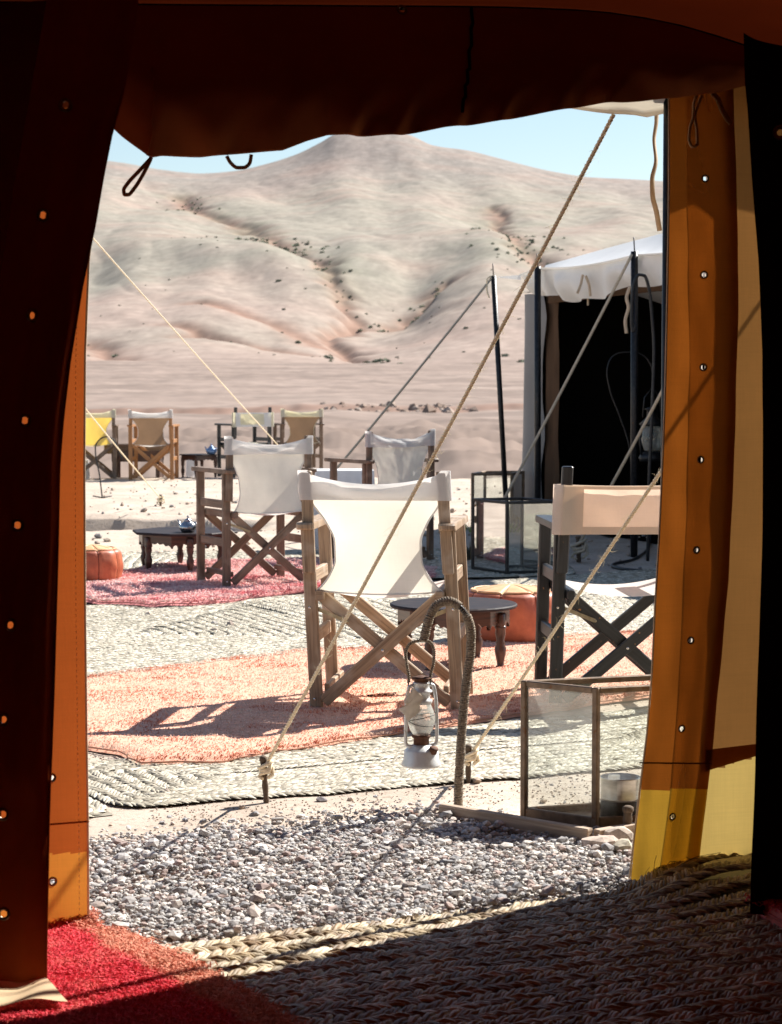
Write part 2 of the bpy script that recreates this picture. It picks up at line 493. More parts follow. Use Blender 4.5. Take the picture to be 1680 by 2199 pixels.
HU = [-1500, 0, 200, 400, 600, 800, 1000, 1200, 1400, 1700, 3200]
SKY_U = [-1500, 0, 200, 270, 340, 440, 500, 560, 640, 690, 725, 760, 850, 885, 930, 1000, 1060, 1180, 1260, 1400, 1700, 3200]
SKY_Y = [430, 347, 348, 354, 367, 377, 373, 361, 336, 312, 293, 286, 288, 298, 317, 326, 340, 371, 384, 391, 412, 460]
HY = [(45, 1000), (60, 955), (90, 915), (162, 884), (165, 869), (300, 836), (450, 795), (570, 769),
      (650, [735, 735, 737, 732, 735, 748, 735, 728, 725, 720, 720]),
      (750, [690, 676, 680, 660, 662, 712, 655, 640, 632, 630, 650]),
      (870, [620, 605, 606, 584, 582, 606, 572, 560, 560, 555, 590]),
      (975, [560, 545, 522, 500, 500, 512, 500, 510, 528, 520, 560]),
      (1140, [520, 500, 482, 478, 474, 474, 476, 486, 498, 490, 530]),
      (1275, [480, 460, 430, 446, 438, 430, 430, 442, 452, 455, 500]),
      (1425, [450, 410, 388, 405, 396, 384, 384, 402, 414, 430, 480])]
def hz(y, d): return CAM_H + (HORIZON - y) * d / FPX
def seg_dist(px, py, pts):
    best = np.full(px.shape, 1e9); along = np.zeros(px.shape)
    for k in range(len(pts) - 1):
        (ax, ay), (bx, by) = pts[k], pts[k + 1]
        dx, dy = bx - ax, by - ay
        t = np.clip(((px - ax) * dx + (py - ay) * dy) / (dx * dx + dy * dy), 0, 1)
        q = np.hypot(px - ax - t * dx, py - ay - t * dy)
        along = np.where(q < best, (k + t) / (len(pts) - 1), along); best = np.minimum(best, q)
    return best, along
def gp(u, d): return ((u - CX) / FPX * d, d)
GULLIES = [([gp(800, 590), gp(770, 640), gp(745, 690), gp(700, 735), gp(765, 790), gp(735, 835), gp(710, 885), gp(690, 925), gp(625, 965), gp(560, 1010)], 4, 2.6, 38, 2.9),
           ([gp(760, 790), gp(830, 800), gp(900, 830), gp(960, 870)], 4, 2.0, 24, 1.5),
           ([gp(1240, 850), gp(1160, 905), gp(1110, 960), gp(1085, 1060), gp(1072, 1180), gp(1060, 1290)], 5, 2.2, 42, 2.8),
           ([gp(620, 960), gp(520, 1160), gp(440, 1230), gp(405, 1300), gp(395, 1400)], 6, 2.4, 38, 2.8),
           ([gp(395, 690), gp(440, 700), gp(480, 690)], 4, 1.6, 12, 1.2),
           ([gp(690, 700), gp(600, 745), gp(520, 760), gp(440, 790)], 5, 1.2, 26, 1.8),
           ([gp(640, 660), gp(560, 680), gp(500, 690), gp(380, 720)], 4, 1.0, 22, 1.5),
           ([gp(260, 600), gp(230, 640), gp(195, 690)], 5, 1.6, 24, 2.2)]
def hills_z(u, d, detail=True):
    x = (u - CX) / FPX * d
    L = [np.full(u.shape, -1.9), np.full(u.shape, -1.2)]; D = [24, 31]
    for dd, y in HY:
        yy = herm(HU, y, u) if isinstance(y, list) else np.full(u.shape, float(y))
        if dd in (162, 165): yy = yy + (u - 840) * -.012
        L.append(hz(yy, dd)); D.append(dd)
    s = herm(SKY_U, SKY_Y, u)
    # the summit cone stands behind the lower skyline to its left and right
    L.append(hz(s, 1575)); D.append(1575)
    L.append(hz(s + 22, 1800)); D.append(1800)
    L.append(hz(s + 75, 2300)); D.append(2300)
    warp = pnoise(u / 160, d / 200, 5) * 45 * smooth(600, 900, d) * (1 - smooth(1350, 1540, d)) + pnoise(x / 2.2, d * .05, 8) * 1.6 * np.exp(-((d - 163) / 12) ** 2)
    z = herm(D, np.stack(L), d + warp)
    g = np.zeros(u.shape); gs = np.zeros(u.shape)
    far = smooth(560, 760, d) * (1 - .75 * smooth(1400, 1560, d))
    z = z + far * (fbm(x / 190, d / 260, 3, 2) * 4.5)
    rid = 1 - np.abs(fbm((x + d * .35) / 60, (d - x * .4) / 260, 3, 9))
    z = z - far * .8 * (rid ** 3) - far * .7 * np.clip(1 - 3.2 * np.abs(fbm((x + d * .3) / 75, (d - x * .5) / 230, 3, 77)), 0, 1) ** 2
    for pts, w, a, W, A in GULLIES:
        jit = pnoise(x / 14, d / 14, 21) * 7
        q, al = seg_dist(x + jit, d - jit, pts)
        z = z - a * np.exp(-(q / w) ** 2) - A * np.exp(-np.abs(q / W) ** 1.5)
        g = np.maximum(g, np.exp(-(q / (w * 1.3)) ** 2)); gs = np.maximum(gs, np.exp(-(q / (W * .6)) ** 2))
    if detail:
        z = z + far * (fbm(x / 26, d / 40, 4, 14) * .6 + fbm(x / 9, d / 14, 3, 15) * .10)
        z = z + smooth(40, 90, d) * (1 - smooth(520, 600, d)) * fbm(x / 9, d / 22, 4, 17) * .40
        z = z + smooth(32, 40, d) * (1 - smooth(75, 110, d)) * (fbm(x / 2.6, d / 5, 4, 18) * .42 - .25 * np.abs(pnoise(x / 1.5, d / 3, 19)))
    return x, z, g, gs
hu = np.concatenate((np.linspace(-1500, -40, 40), np.linspace(-20, 1700, 420), np.linspace(1740, 3200, 40)))
hd = np.concatenate((np.linspace(24, 158, 90), np.linspace(159, 170, 34), np.linspace(173, 560, 90), np.linspace(564, 1600, 300), np.linspace(1620, 2300, 24)))
UU, DD = np.meshgrid(hu, hd, indexing='ij')
HX, HZ, HG, HGS = hills_z(UU, DD)
nu_, nd_ = UU.shape
idx = np.arange(nu_ * nd_).reshape(nu_, nd_)
HF = np.stack((idx[:-1, :-1], idx[1:, :-1], idx[1:, 1:], idx[:-1, 1:]), -1).reshape(-1, 4)
# soil colours: pink-beige low down, grey-green cover on the upper slopes, red earth in the gullies
pink, green, red, grey, pale = [np.array(c) for c in ((.335, .262, .222), (.295, .268, .222), (.25, .145, .105), (.265, .232, .212), (.385, .318, .27))]
w1 = np.clip(.5 + fbm(HX / 130, DD / 210, 4, 31) * 1.1 + smooth(780, 960, DD) * .55 - smooth(1150, 1350, DD) * .2, 0, 1)[..., None]
w1 = w1 * smooth(600, 760, DD)[..., None]
hc = pink * (1 - w1) + green * w1
w2 = (smooth(1330, 1520, DD) * .7)[..., None]; hc = hc * (1 - w2) + grey * w2
band = np.clip(fbm(HX / 70, DD / 45, 4, 41) * 1.4, 0, 1)[..., None] * smooth(600, 700, DD)[..., None]; hc = hc * (1 - .45 * band) + np.array((.36, .25, .205)) * .45 * band
band = np.clip(fbm(HX / 50, DD / 20, 4, 47) * 1.6 - .1, 0, 1)[..., None]; hc = hc * (1 - .4 * band) + pale * .4 * band
hc = hc * (1 - .75 * HG[..., None]) + red * .75 * HG[..., None]
wg = (HGS * np.clip(fbm(HX / 30, DD / 30, 3, 52) + .25, 0, 1) * smooth(780, 900, DD))[..., None] * .6; hc = hc * (1 - wg) + np.array((.22, .225, .165)) * wg
speck = (fbm(HX / 9, DD / 14, 4, 57) * .20 + fbm(HX / 2.5, DD / 5, 2, 58) * .12)[..., None]; hc = hc * (1 + speck)
str_ = np.clip(fbm(HX / 22, DD / 5.0, 3, 59) * 1.5, 0, 1)[..., None] * (smooth(120, 180, DD) * (1 - smooth(540, 620, DD)))[..., None]; hc = hc * (1 - .3 * str_) + np.array((.25, .19, .155)) * .3 * str_
near = (1 - smooth(60, 150, DD))[..., None] * .75; hc = hc * (1 - near) + np.array((.245, .185, .152)) * near
low = (1 - smooth(540, 640, DD))[..., None]; hc = hc * (1 - low * (.16 + .16 * smooth(-.15, .25, fbm(HX / 60, DD / 16, 3, 66))[..., None]))
bk = np.exp(-((DD - 163.5) / 1.8) ** 2)[..., None] * .6; hc = hc * (1 - bk) + red * bk
M['hill'] = tinted('desert hill soil', .95, (.86, 1.1), .22, bmp=.18, spec=.05)
hill = raw('hills', np.stack((HX, DD, HZ), -1).reshape(-1, 3), HF, M['hill'], col=hc.reshape(-1, 3), smooth=True)
tag(hill, 'bare pink and grey green desert hills with eroded gullies under pale sky', 'hills', kind='structure')

def ground_z(x, y):
    x = np.asarray(x, float); y = np.asarray(y, float)
    z = fbm(x / 1.1, y / 1.1, 3, 60) * .012 + fbm(x / .16, y / .16, 3, 61) * .004 * smooth(5.5, 6.2, y)
    z = z * smooth(4.2, 6, y)
    edge = 27.4 + pnoise(x / 1.7, 0 * x + 3, 62) * 1.0 + pnoise(x / .5, y * 0 + 5, 65) * .35 + (x > 0) * x * .02
    z = z - smooth(0, 1.5, y - edge) * 1.9
    # trench in front of the far chairs
    e = 18.9 + pnoise(x / .5, y * 0 + 1, 63) * .08
    t = smooth(e - 1.2, e - .55, y) * (1 - smooth(e - .08, e, y)) * smooth(-.9, -1.5, x)
    z = z - t * .17
    z = z + .05 * np.exp(-((y - e - .25) / .2) ** 2) * smooth(-.9, -1.5, x)
    # scuffed hollows
    z = z + np.clip(fbm(x / .45, y / .45, 2, 64), -1, 0) * .03 * smooth(12, 14, y)
    return z
def bil(x0, x1, n): return np.linspace(x0, x1, n)
gx = np.concatenate((np.linspace(-16, -5.6, 40), np.linspace(-5.5, 5.5, 330), np.linspace(5.6, 16, 40)))
gy = np.concatenate((np.linspace(-5, 4.9, 30), np.linspace(5, 14, 260), np.linspace(14.04, 30, 300)))
GX, GY = np.meshgrid(gx, gy, indexing='ij')
GZ = ground_z(GX, GY)
ii = np.arange(GX.size).reshape(GX.shape)
GF = np.stack((ii[:-1, :-1], ii[1:, :-1], ii[1:, 1:], ii[:-1, 1:]), -1).reshape(-1, 4)
def ground_mat():
    m, nt, out = new_mat('sandy ground')
    col, f, src = noise_col(nt, (.41, .335, .27), (.55, .465, .385), 1.3, detail=9, rough=.65, lo=.32, hi=.66)
    c2, f2, _ = noise_col(nt, (.30, .235, .185), (1, 1, 1), 34, detail=6, rough=.7, lo=.33, hi=.47)
    col = mixc(nt, col, c2, .55, 'MULTIPLY')
    c3, f3, _ = noise_col(nt, (0, 0, 0), (1, 1, 1), 1.9, detail=4, lo=.55, hi=.72)
    col = mixc(nt, col, (.60, .50, .41), c3)
    p = nd(nt, 'ShaderNodeBsdfPrincipled'); p.inputs['Roughness'].default_value = .95; p.inputs['Specular IOR Level'].default_value = .1
    nt.links.new(col, p.inputs['Base Color'])
    nt.links.new(bump(nt, f2, .5, .012), p.inputs['Normal'])
    nt.links.new(p.outputs[0], out.inputs['Surface'])
    return m
M['ground'] = ground_mat()
gr = raw('ground', np.stack((GX, GY, GZ), -1).reshape(-1, 3), GF, M['ground'], smooth=True)
tag(gr, 'pale sandy camp ground scattered with pebbles', 'ground', kind='structure')
R = 4000
pl = raw('plain', [(R * math.cos(a), R * math.sin(a), -2.6) for a in np.linspace(0, 2 * math.pi, 48, endpoint=False)] + [(0, 0, -2.6)],
         [(i, (i + 1) % 48, 48) for i in range(48)], M['hill'], col=np.tile(np.array([[.38, .29, .235]]), (49, 1)))
tag(pl, 'flat sandy desert plain running out past the camp', 'plain', kind='structure')

# ------------------------------------------------------------------ shrubs on the hillside
import bmesh
def ico(sub):
    bm = bmesh.new(); bmesh.ops.create_icosphere(bm, subdivisions=sub, radius=1.0)
    V = np.array([v.co[:] for v in bm.verts]); F = np.array([[v.index for v in f.verts] for f in bm.faces]); bm.free()
    return V, F
ICO1, ICO1F = ico(1)
ICO2, ICO2F = ico(2)
M['shrub'] = tinted('shrub leaves', .9, (.6, 1.4), 3, bmp=0)
def bush_mesh(seed, n=70):
    r = np.random.default_rng(seed)
    V, F, C = [], [], []
    for k in range(n):
        d = r.normal(size=3); d /= np.linalg.norm(d); d[2] = abs(d[2])
        c = d * (np.array((1, 1, .75)) * r.uniform(.35, 1.0))
        a, b = r.normal(size=3) * .2, r.normal(size=3) * .2
        o = len(V); V += [c - a, c + b, c + a, c - b]; F.append((o, o+1, o+2, o+3))
        C += [np.array((.175, .195, .135)) * r.uniform(.6, 1.4)] * 4
    return np.array(V), np.array(F), np.array(C)
shr = np.random.default_rng(12)
spots = []
while len(spots) < 58:
    u, d = shr.uniform(185, 1150), shr.uniform(610, 1010)
    if pnoise(np.array(u / 90), np.array(d / 70), 70) < -.05: continue
    spots.append((u, d, shr.uniform(.3, .65)))
for (u, d, s) in [(600, 860, 1.3), (610, 780, .9), (790, 640, 1.5), (640, 700, 1.2), (250, 640, 1.2), (700, 660, 1.0), (1085, 600, 1.2), (1120, 560, 1.1), (1000, 700, 1.0)] : spots.append((u, d, s))
bushes = [bush_mesh(s) for s in range(5)]
bmes = []
for k, (V, F, C) in enumerate(bushes):
    o = raw('desert_shrub', V, F, M['shrub'], col=C); bmes.append(o)
for k, (u, d, s) in enumerate(spots):
    o = bmes[k] if k < 5 else bmes[k % 5].copy()
    if k >= 5: COL.objects.link(o)
    x, z, _, _ = hills_z(np.array([float(u)]), np.array([float(d)]))
    o.location = (x[0], d, z[0] - .05 * s); o.scale = (s, s, s * .85); o.rotation_euler = (0, 0, k * 1.7)
    tag(o, 'small dark green shrub dotted on the pale hillside', 'shrub', 'shrubs dotted over the hillside')
# dense scrub along the gullies: one mass
V, F, C = [], [], []
def scrub(u, d, s):
    x, z, _, _ = hills_z(np.array([float(u)]), np.array([float(d)]))
    bV, bF, bC = bushes[int(shr.integers(5))]
    sel = bF[:34]; vv = bV[:136]
    o = sum(len(a) for a in V)
    V.append(vv * s + np.array((x[0], d, z[0]))); F.append(sel + o); C.append(bC[:136] * shr.uniform(.8, 1.5))
for pts, n, spread, smin, smax in ((GULLIES[0][0][4:], 55, 4, .4, 1.1), (GULLIES[0][0][8:], 80, 11, .6, 1.5), (GULLIES[1][0], 26, 4, .6, 1.3), (GULLIES[2][0][1:4], 90, 10, .5, 1.4), (GULLIES[3][0][2:], 40, 7, .5, 1.2), (GULLIES[0][0][:2], 26, 4, .6, 1.6)):
    for k in range(n):
        t = shr.uniform(0, len(pts) - 1.001); i = int(t); t -= i
        x = pts[i][0] * (1 - t) + pts[i+1][0] * t + shr.normal() * spread; d = pts[i][1] * (1 - t) + pts[i+1][1] * t + shr.normal() * spread
        scrub(CX + x / d * FPX, d, shr.uniform(smin, smax))
sb = raw('scrub', np.concatenate(V), np.concatenate(F), M['shrub'], col=np.concatenate(C))
tag(sb, 'dark green scrub growing thickly along the hillside gullies', 'scrub', kind='stuff')

# ------------------------------------------------------------------ stones and gravel
def rock_variants(n, seed, V0, planes=9):
    r = np.random.default_rng(seed); out = []
    for k in range(n):
        V = V0.copy() * r.uniform(.9, 1.1, (len(V0), 1))
        for q in range(planes):
            nrm = r.normal(size=3); nrm /= np.linalg.norm(nrm); lim = r.uniform(.55, .85)
            dd = V @ nrm; ex = np.maximum(dd - lim, 0); V = V - ex[:, None] * nrm
        out.append(V)
    return out
ROCKS = rock_variants(14, 5, ICO1)
ROCKS2 = rock_variants(8, 6, ICO2, 14)
def rot_mats(n, r):
    q = r.normal(size=(n, 4)); q /= np.linalg.norm(q, axis=1, keepdims=True)
    w, x, y, z = q.T
    return np.stack((np.stack((1-2*(y*y+z*z), 2*(x*y-z*w), 2*(x*z+y*w)), -1), np.stack((2*(x*y+z*w), 1-2*(x*x+z*z), 2*(y*z-x*w)), -1), np.stack((2*(x*z-y*w), 2*(y*z+x*w), 1-2*(x*x+y*y)), -1)), 1)
def in_poly(x, y, poly):
    inside = np.zeros(x.shape, bool); n = len(poly)
    for i in range(n):
        x1, y1 = poly[i]; x2, y2 = poly[(i + 1) % n]
        c = ((y1 > y) != (y2 > y)) & (x < (x2 - x1) * (y - y1) / (y2 - y1 + 1e-12) + x1)
        inside ^= c
    return inside
GREYS = np.array([(.36, .345, .335), (.45, .43, .41), (.55, .52, .485), (.26, .25, .25), (.45, .385, .345), (.33, .255, .23), (.62, .57, .52), (.30, .295, .30)])
def stones(name, xy, size, zlift, mat, seed, flat=.7, cols=GREYS):
    r = np.random.default_rng(seed); n = len(xy)
    Rm = rot_mats(n, r)
    var = r.integers(len(ROCKS), size=n)
    base = np.array(ROCKS)[var]
    sc = size[:, None] * r.uniform(.65, 1.15, (n, 3)) * np.array((1, 1, .9))
    P = np.einsum('nij,nkj->nki', Rm, base * sc[:, None, :])
    P[..., 2] *= flat
    zb = P[..., 2].min(1)
    P[..., 0] += xy[:, None, 0]; P[..., 1] += xy[:, None, 1]
    P[..., 2] += (ground_z(xy[:, 0], xy[:, 1]) + zlift)[:, None] - zb[:, None] * .75
    F = (ICO1F[None] + (np.arange(n) * len(ICO1))[:, None, None]).reshape(-1, 3)
    c = cols[r.integers(len(cols), size=n)] * r.uniform(.85, 1.32, (n, 1))
    return raw(name, P.reshape(-1, 3), F, mat, col=np.repeat(c, len(ICO1), 0))
M['gravel'] = tinted('gravel stone', .85, (.75, 1.25), 90, bmp=.25, spec=.2)
gpoly = [ground(*p)[:2] for p in ((60, 1850), (190, 1836), (420, 1812), (560, 1800), (640, 1800), (760, 1782), (870, 1762), (950, 1757), (1100, 1776), (1265, 1822), (1340, 1806), (1420, 1830), (1420, 1905), (1290, 1925), (1000, 1975), (700, 2010), (420, 2040), (300, 2040), (215, 2004), (100, 1985), (60, 1950))]
gp_a = np.array(gpoly)
N = 95000
xy = np.stack((rng.uniform(gp_a[:, 0].min(), gp_a[:, 0].max(), N), rng.uniform(gp_a[:, 1].min(), gp_a[:, 1].max() + .3, N)), -1)
jx = pnoise(xy[:, 0] * 9, xy[:, 1] * 9, 80) * .07
jx = jx + rng.normal(size=N) * .03 + np.abs(rng.normal(size=N)) * .10 * (rng.random(N) < .25)
ok = in_poly(xy[:, 0] + jx * .5, xy[:, 1] - np.abs(jx) * 1.1, gpoly)
bare = fbm(xy[:, 0] / .22, xy[:, 1] / .16, 3, 81)
nearedge = smooth(4.95, 4.6, xy[:, 1])
keep = rng.random(N) < np.where(bare < -.32 - .0 + .25 * nearedge, .22, 1.0)
xy = xy[ok & keep]
size = np.clip(rng.lognormal(math.log(.0066), .45, len(xy)), .004, .030)
gv = stones('gravel', xy, size, np.where(rng.random(len(xy)) < .45, rng.uniform(.004, .02, len(xy)), 0), M['gravel'], 83, flat=.58)
tag(gv, 'loose grey and reddish gravel spread before the tent doorway', 'gravel', kind='stuff')
# scattered pebbles over the camp ground
N = 1500
dd = rng.uniform(5.2, 26.5, N) ** 1.0; uu = rng.uniform(150, 1450, N)
px = (uu - CX) / FPX * dd
xy = np.stack((px, dd), -1)
keep = (fbm(px / .8, dd / .8, 2, 85) > -.25) & ~in_poly(px, dd, gpoly)
xy = xy[keep]
size = np.clip(rng.lognormal(math.log(.0075), .5, len(xy)), .003, .03) * (1 + (xy[:, 1] > 10) * .8)
SANDS = np.array([(.40, .31, .24), (.46, .37, .29), (.30, .24, .20), (.27, .25, .24), (.36, .27, .21), (.50, .41, .33)])
pb = stones('pebbles', xy, size, np.zeros(len(xy)), M['gravel'], 86, cols=SANDS)
tag(pb, 'small loose pebbles strewn over the sandy ground', 'pebbles', kind='stuff')
# grit on the near sand
N = 9000
dd = rng.uniform(5.4, 7.6, N); uu = rng.uniform(150, 1450, N); px = (uu - CX) / FPX * dd
xy = np.stack((px, dd), -1); xy = xy[(fbm(px / .3, dd / .3, 3, 88) > -.3) & ~in_poly(px, dd, gpoly)]
gt = stones('grit', xy, rng.uniform(.0015, .0048, len(xy)), np.zeros(len(xy)), M['gravel'], 89, cols=SANDS)
tag(gt, 'fine grit lying on the sand between gravel and straw mats', 'grit', kind='stuff')
# crumbling edge of the dry stream bed
N = 120
uu = 690 + 330 * rng.random(N) ** 1.3; dd = 163.5 + rng.normal(size=N) * 1.3
x_, z_, _, _ = hills_z(uu, dd, True)
Rm = rot_mats(N, rng); bs = np.array(ROCKS)[rng.integers(len(ROCKS), size=N)] * (rng.lognormal(math.log(.22), .5, N))[:, None, None] * np.array((1, 1, .9))
P = np.einsum('nij,nkj->nki', Rm, bs) + np.stack((x_, dd, z_ - .12), -1)[:, None]
F = (ICO1F[None] + (np.arange(N) * len(ICO1))[:, None, None]).reshape(-1, 3)
cc = np.array([(.28, .205, .16), (.33, .25, .20), (.24, .17, .13), (.36, .285, .235)])[rng.integers(4, size=N)]
rb = raw('rubble', P.reshape(-1, 3), F, M['gravel'], col=np.repeat(cc, len(ICO1), 0))
tag(rb, 'broken reddish earth along the edge of the far stream bed', 'rubble', kind='stuff')
def single_rock(u, v, s, seed, col, label, fl=.7, name='stone', group=None):
    r = np.random.default_rng(seed)
    V = ROCKS2[seed % 8] * s * r.uniform(.8, 1.2, 3) * np.array((1, 1, fl))
    p = ground(u, v); c = np.tile(np.array([col]), (len(V), 1)) * r.uniform(.92, 1.08, (len(V), 1))
    o = raw(name, V, ICO2F, M['gravel'], col=c, loc=(p[0], p[1], -V[:, 2].min() * .7 + float(ground_z(p[0], p[1]))))
    o.rotation_euler = (0, 0, seed)
    return tag(o, label, 'stone', group)
PKR = (.50, .41, .35)
single_rock(1288, 1822, .055, 1, PKR, 'pale pinkish stone against the outer end of the grey board', .62)
single_rock(1330, 1816, .052, 2, (.52, .44, .37), 'pale rounded stone beside the short wooden peg by the flap', .7)
single_rock(1338, 1838, .040, 3, (.47, .42, .33), 'yellowish stone at the foot of the right tent flap', .7)
single_rock(1292, 1843, .018, 4, (.52, .45, .38), 'small round pebble in front of the pale pinkish stone', .8)
single_rock(883, 1757, .020, 5, (.25, .16, .13), 'reddish brown stone on the far edge of the gravel', .9)
single_rock(596, 1770, .021, 6, (.33, .31, .29), 'larger grey stone on bare sand below the first tent peg', .8)
single_rock(548, 1751, .015, 7, (.27, .26, .26), 'dark grey stone just below the tent peg with the rope', .6)
single_rock(690, 1722, .017, 8, (.27, .25, .25), 'dark flat stone on the sand near the mat edge', .6)
single_rock(896, 1885, .022, 9, (.24, .15, .13), 'dark red stone lying among the grey gravel', .7)
single_rock(1008, 1762, .018, 11, (.40, .31, .25), 'tan stone on the sand beside the foot of the rope wound hook', .8)
single_rock(660, 1858, .023, 12, (.45, .43, .41), 'pale grey stone larger than the gravel around it', .8)
# ------------------------------------------------------------------ our own tent: dark inside, doorway open to the camp
M['flap_out'] = cloth('ochre outer canvas', (.24, .13, .055), (.29, .135, .038), .46, 3, .06, bmp=.12, thread=.045)
M['flap_left'] = cloth('orange outer canvas', (.36, .13, .04), (.46, .10, .018), .5, 3, .05, bmp=.12, thread=.045)
M['flap_double'] = cloth('doubled ochre canvas', (.20, .08, .022), (.33, .092, .011), .40, 3, .08, bmp=.12, thread=.045)
M['skirt_pale'] = cloth('pale yellow skirt canvas', (.62, .50, .24), (.70, .50, .15), .5, 3, .05, bmp=.12, thread=.045)
M['skirt_gold'] = cloth('golden skirt canvas', (.42, .26, .06), (.58, .32, .035), .46, 3, .05, bmp=.12, thread=.045)
M['skirt_orange'] = cloth('orange skirt canvas', (.55, .25, .06), (.74, .27, .04), .5, 3, .05, bmp=.12, thread=.045)
M['overlap'] = cloth('second layer of ochre canvas', (.3, .18, .08), (.85, .74, .62), .82, 3, .05)
M['overlap_low'] = cloth('second layer of golden canvas', (.4, .25, .08), (.85, .62, .25), .75, 3, .05)
M['flap_in'] = cloth('dark brown lining', (.30, .052, .012), (.05, .007, .0013), .05, 4, .15, bmp=.25)
M['flap_black'] = cloth('black brown lining', (.010, .006, .005), (.012, .006, .004), .03, 4, .15, bmp=.25)
M['roof'] = cloth('red brown roof canvas', (.10, .018, .005), (.032, .004, .0008), .35, 2, .12, bmp=.2)
M['valance'] = cloth('brown rolled canvas', (.27, .085, .028), (.05, .009, .002), .06, 3, .12, bmp=.3)
M['awning'] = cloth('white awning canvas', (.80, .76, .68), (.74, .66, .52), .34, 3, .05)
M['tape'] = cloth('tan cotton tape', (.42, .27, .15), (.46, .28, .15), .35, 30, .15)
M['tape_pale'] = cloth('pale cotton tape', (.72, .60, .46), (.7, .56, .4), .3, 30, .1)
M['hem_in'] = cloth('cream turned hem', (.66, .50, .32), (.6, .42, .24), .25, 8, .1)
M['eyelet'] = pbr('dark brass eyelet', (.11, .085, .06), (.24, .19, .14), 80, .35, .9, .1)

WL, WR = ground(190, 2005), ground(1350, 1905)
WT = (WR - WL); WT = WT / np.linalg.norm(WT); WN = np.array((-WT[1], WT[0], 0))   # along the wall, and outward
def wall_pt(u, v, off=0.0):
    """point of the door wall (or a sheet parallel to it, off metres outward) seen at u, v"""
    o = np.array((0, 0, CAM_H)); d = ray(u, v); q = WL + WN * off
    t = np.dot(q - o, WN) / np.dot(d, WN)
    return o + d * t
def washer(P, nrm, ro, ri, mat, parent, name='eyelet', t=.0016):
    m = MB(); m.lathe([(ri, -t), (ri * 1.15, t * 1.4), (ro * .86, t * 1.5), (ro, t), (ro, -t)], P, 20, nrm)
    m.f = [f for f in m.f if len(f) == 4]; m.uv = [[(0, 0)] * 4 for f in m.f]
    # close the inner wall
    o = [i for i in range(20)]
    return m.build(name, mat, parent)
def sheet(name, P, mat, parent, holes=(), ring=(.013, .0062), ringmat=None, flip=False):
    """a grid of cloth with real eyelet holes at the given picture places"""
    pj = proj(P); nv = P.shape[1]
    skip, hs = [], []
    for (u, v) in holes:
        dd = np.hypot(pj[..., 0] - u, pj[..., 1] - v)
        i, j = np.unravel_index(np.argmin(dd), dd.shape)
        if 0 < i < P.shape[0] - 1 and 0 < j < nv - 1:
            skip.append(i * nv + j); hs.append((i, j))
    m = MB(); m.grid(P, skip, flip)
    o = m.build(name, mat, parent)
    for (i, j) in hs:
        c = P[i, j]; n = np.cross(P[i+1, j] - P[i-1, j], P[i, j+1] - P[i, j-1]); n /= np.linalg.norm(n)
        if n[1] > 0: n = -n
        cell = max(np.linalg.norm(P[i+1, j+1] - c), np.linalg.norm(P[i-1, j+1] - c), np.linalg.norm(P[i+1, j-1] - c), np.linalg.norm(P[i-1, j-1] - c))
        washer(c, n, max(ring[0], cell * 1.08), ring[1], ringmat or M['eyelet'], o)
    return o
tent = thing('canvas_tent', 'dark brown tent we look out of, its door rolled up above the opening', 'tent', (0, 0, 0))

def assign(o, mat, test):
    me = o.data; me.materials.append(mat); k = len(me.materials) - 1
    n = len(me.polygons); c = np.zeros(n * 3); me.polygons.foreach_get('center', c); c = c.reshape(-1, 3)
    pj = proj(c); hit = test(pj[:, 0], pj[:, 1]); mi = np.zeros(n, np.int32); me.polygons.foreach_get('material_index', mi)
    mi[hit] = k; me.polygons.foreach_set('material_index', mi)
def loft(a, b, nu, nv, extra=None, power=1.0):
    """grid between curve a and curve b, both functions of t in 0..1"""
    T = np.linspace(0, 1, nv); S = 1 - (1 - np.linspace(0, 1, nu)) ** power
    A = np.array([a(t) for t in T]); B = np.array([b(t) for t in T])
    P = A[None] * (1 - S[:, None, None]) + B[None] * S[:, None, None]
    if extra is not None: P = P + extra(S[:, None], T[None, :])
    return P
def edge_curve(pts, off=0.0):
    """pts = [(u, v)] from the top down, on the door wall"""
    pts = np.array(pts, float); v = np.concatenate(([0], np.cumsum(np.abs(np.diff(pts[:, 1])))));
    def f(t):
        s = t * v[-1]
        return wall_pt(np.interp(s, v, pts[:, 0]), np.interp(s, v, pts[:, 1]), off)
    return f
# --- roof edge above the door
ROOF_E = [(-1300, 90), (-520, 60), (-200, 12), (0, 4), (290, 9), (700, 12), (1010, 14), (1250, 22), (1404, 42), (1600, 97), (1700, 138), (1900, 190), (2150, 215), (3100, 240)]
def roof_edge(t, off=-.06):
    us = np.array([p[0] for p in ROOF_E]); vs = np.array([p[1] for p in ROOF_E])
    u = us[0] + (us[-1] - us[0]) * t
    return wall_pt(u, herm(us, vs, np.array([u]))[0], off)
# --- left outer door panel (orange, with a paler skirt canvas low down)
L_EDGE = [(214, 250), (207, 430), (192, 560), (184, 760), (182.5, 1000), (184, 1300), (187.5, 1600), (190, 1760), (191, 1900), (191, 2030)]
def left_out(t):
    p = edge_curve(L_EDGE)(t); top = edge_curve([(-320, 60), (-320, 2060)])(t)
    return p
PL = loft(edge_curve([(-1300, 60), (-1300, 2300)]), edge_curve([(214, 60)] + L_EDGE), 130, 420, None, 2.6)
fold = np.sin((1 - (1 - np.linspace(0, 1, 130)) ** 2.6)[:, None] * 31 + np.linspace(0, 1.4, 420)[None]) * .006 * smooth(1.0, .85, 1 - (1 - np.linspace(0, 1, 130)) ** 2.6)[:, None]
PL = PL + WN * fold[..., None]
lf = sheet('door_panel', PL, M['flap_left'], tent, [(113, 1895), (113, 1672)], (.0105, .0056))
assign(lf, M['skirt_orange'], lambda u, v: v > 1832 - (u - 150) * .05)
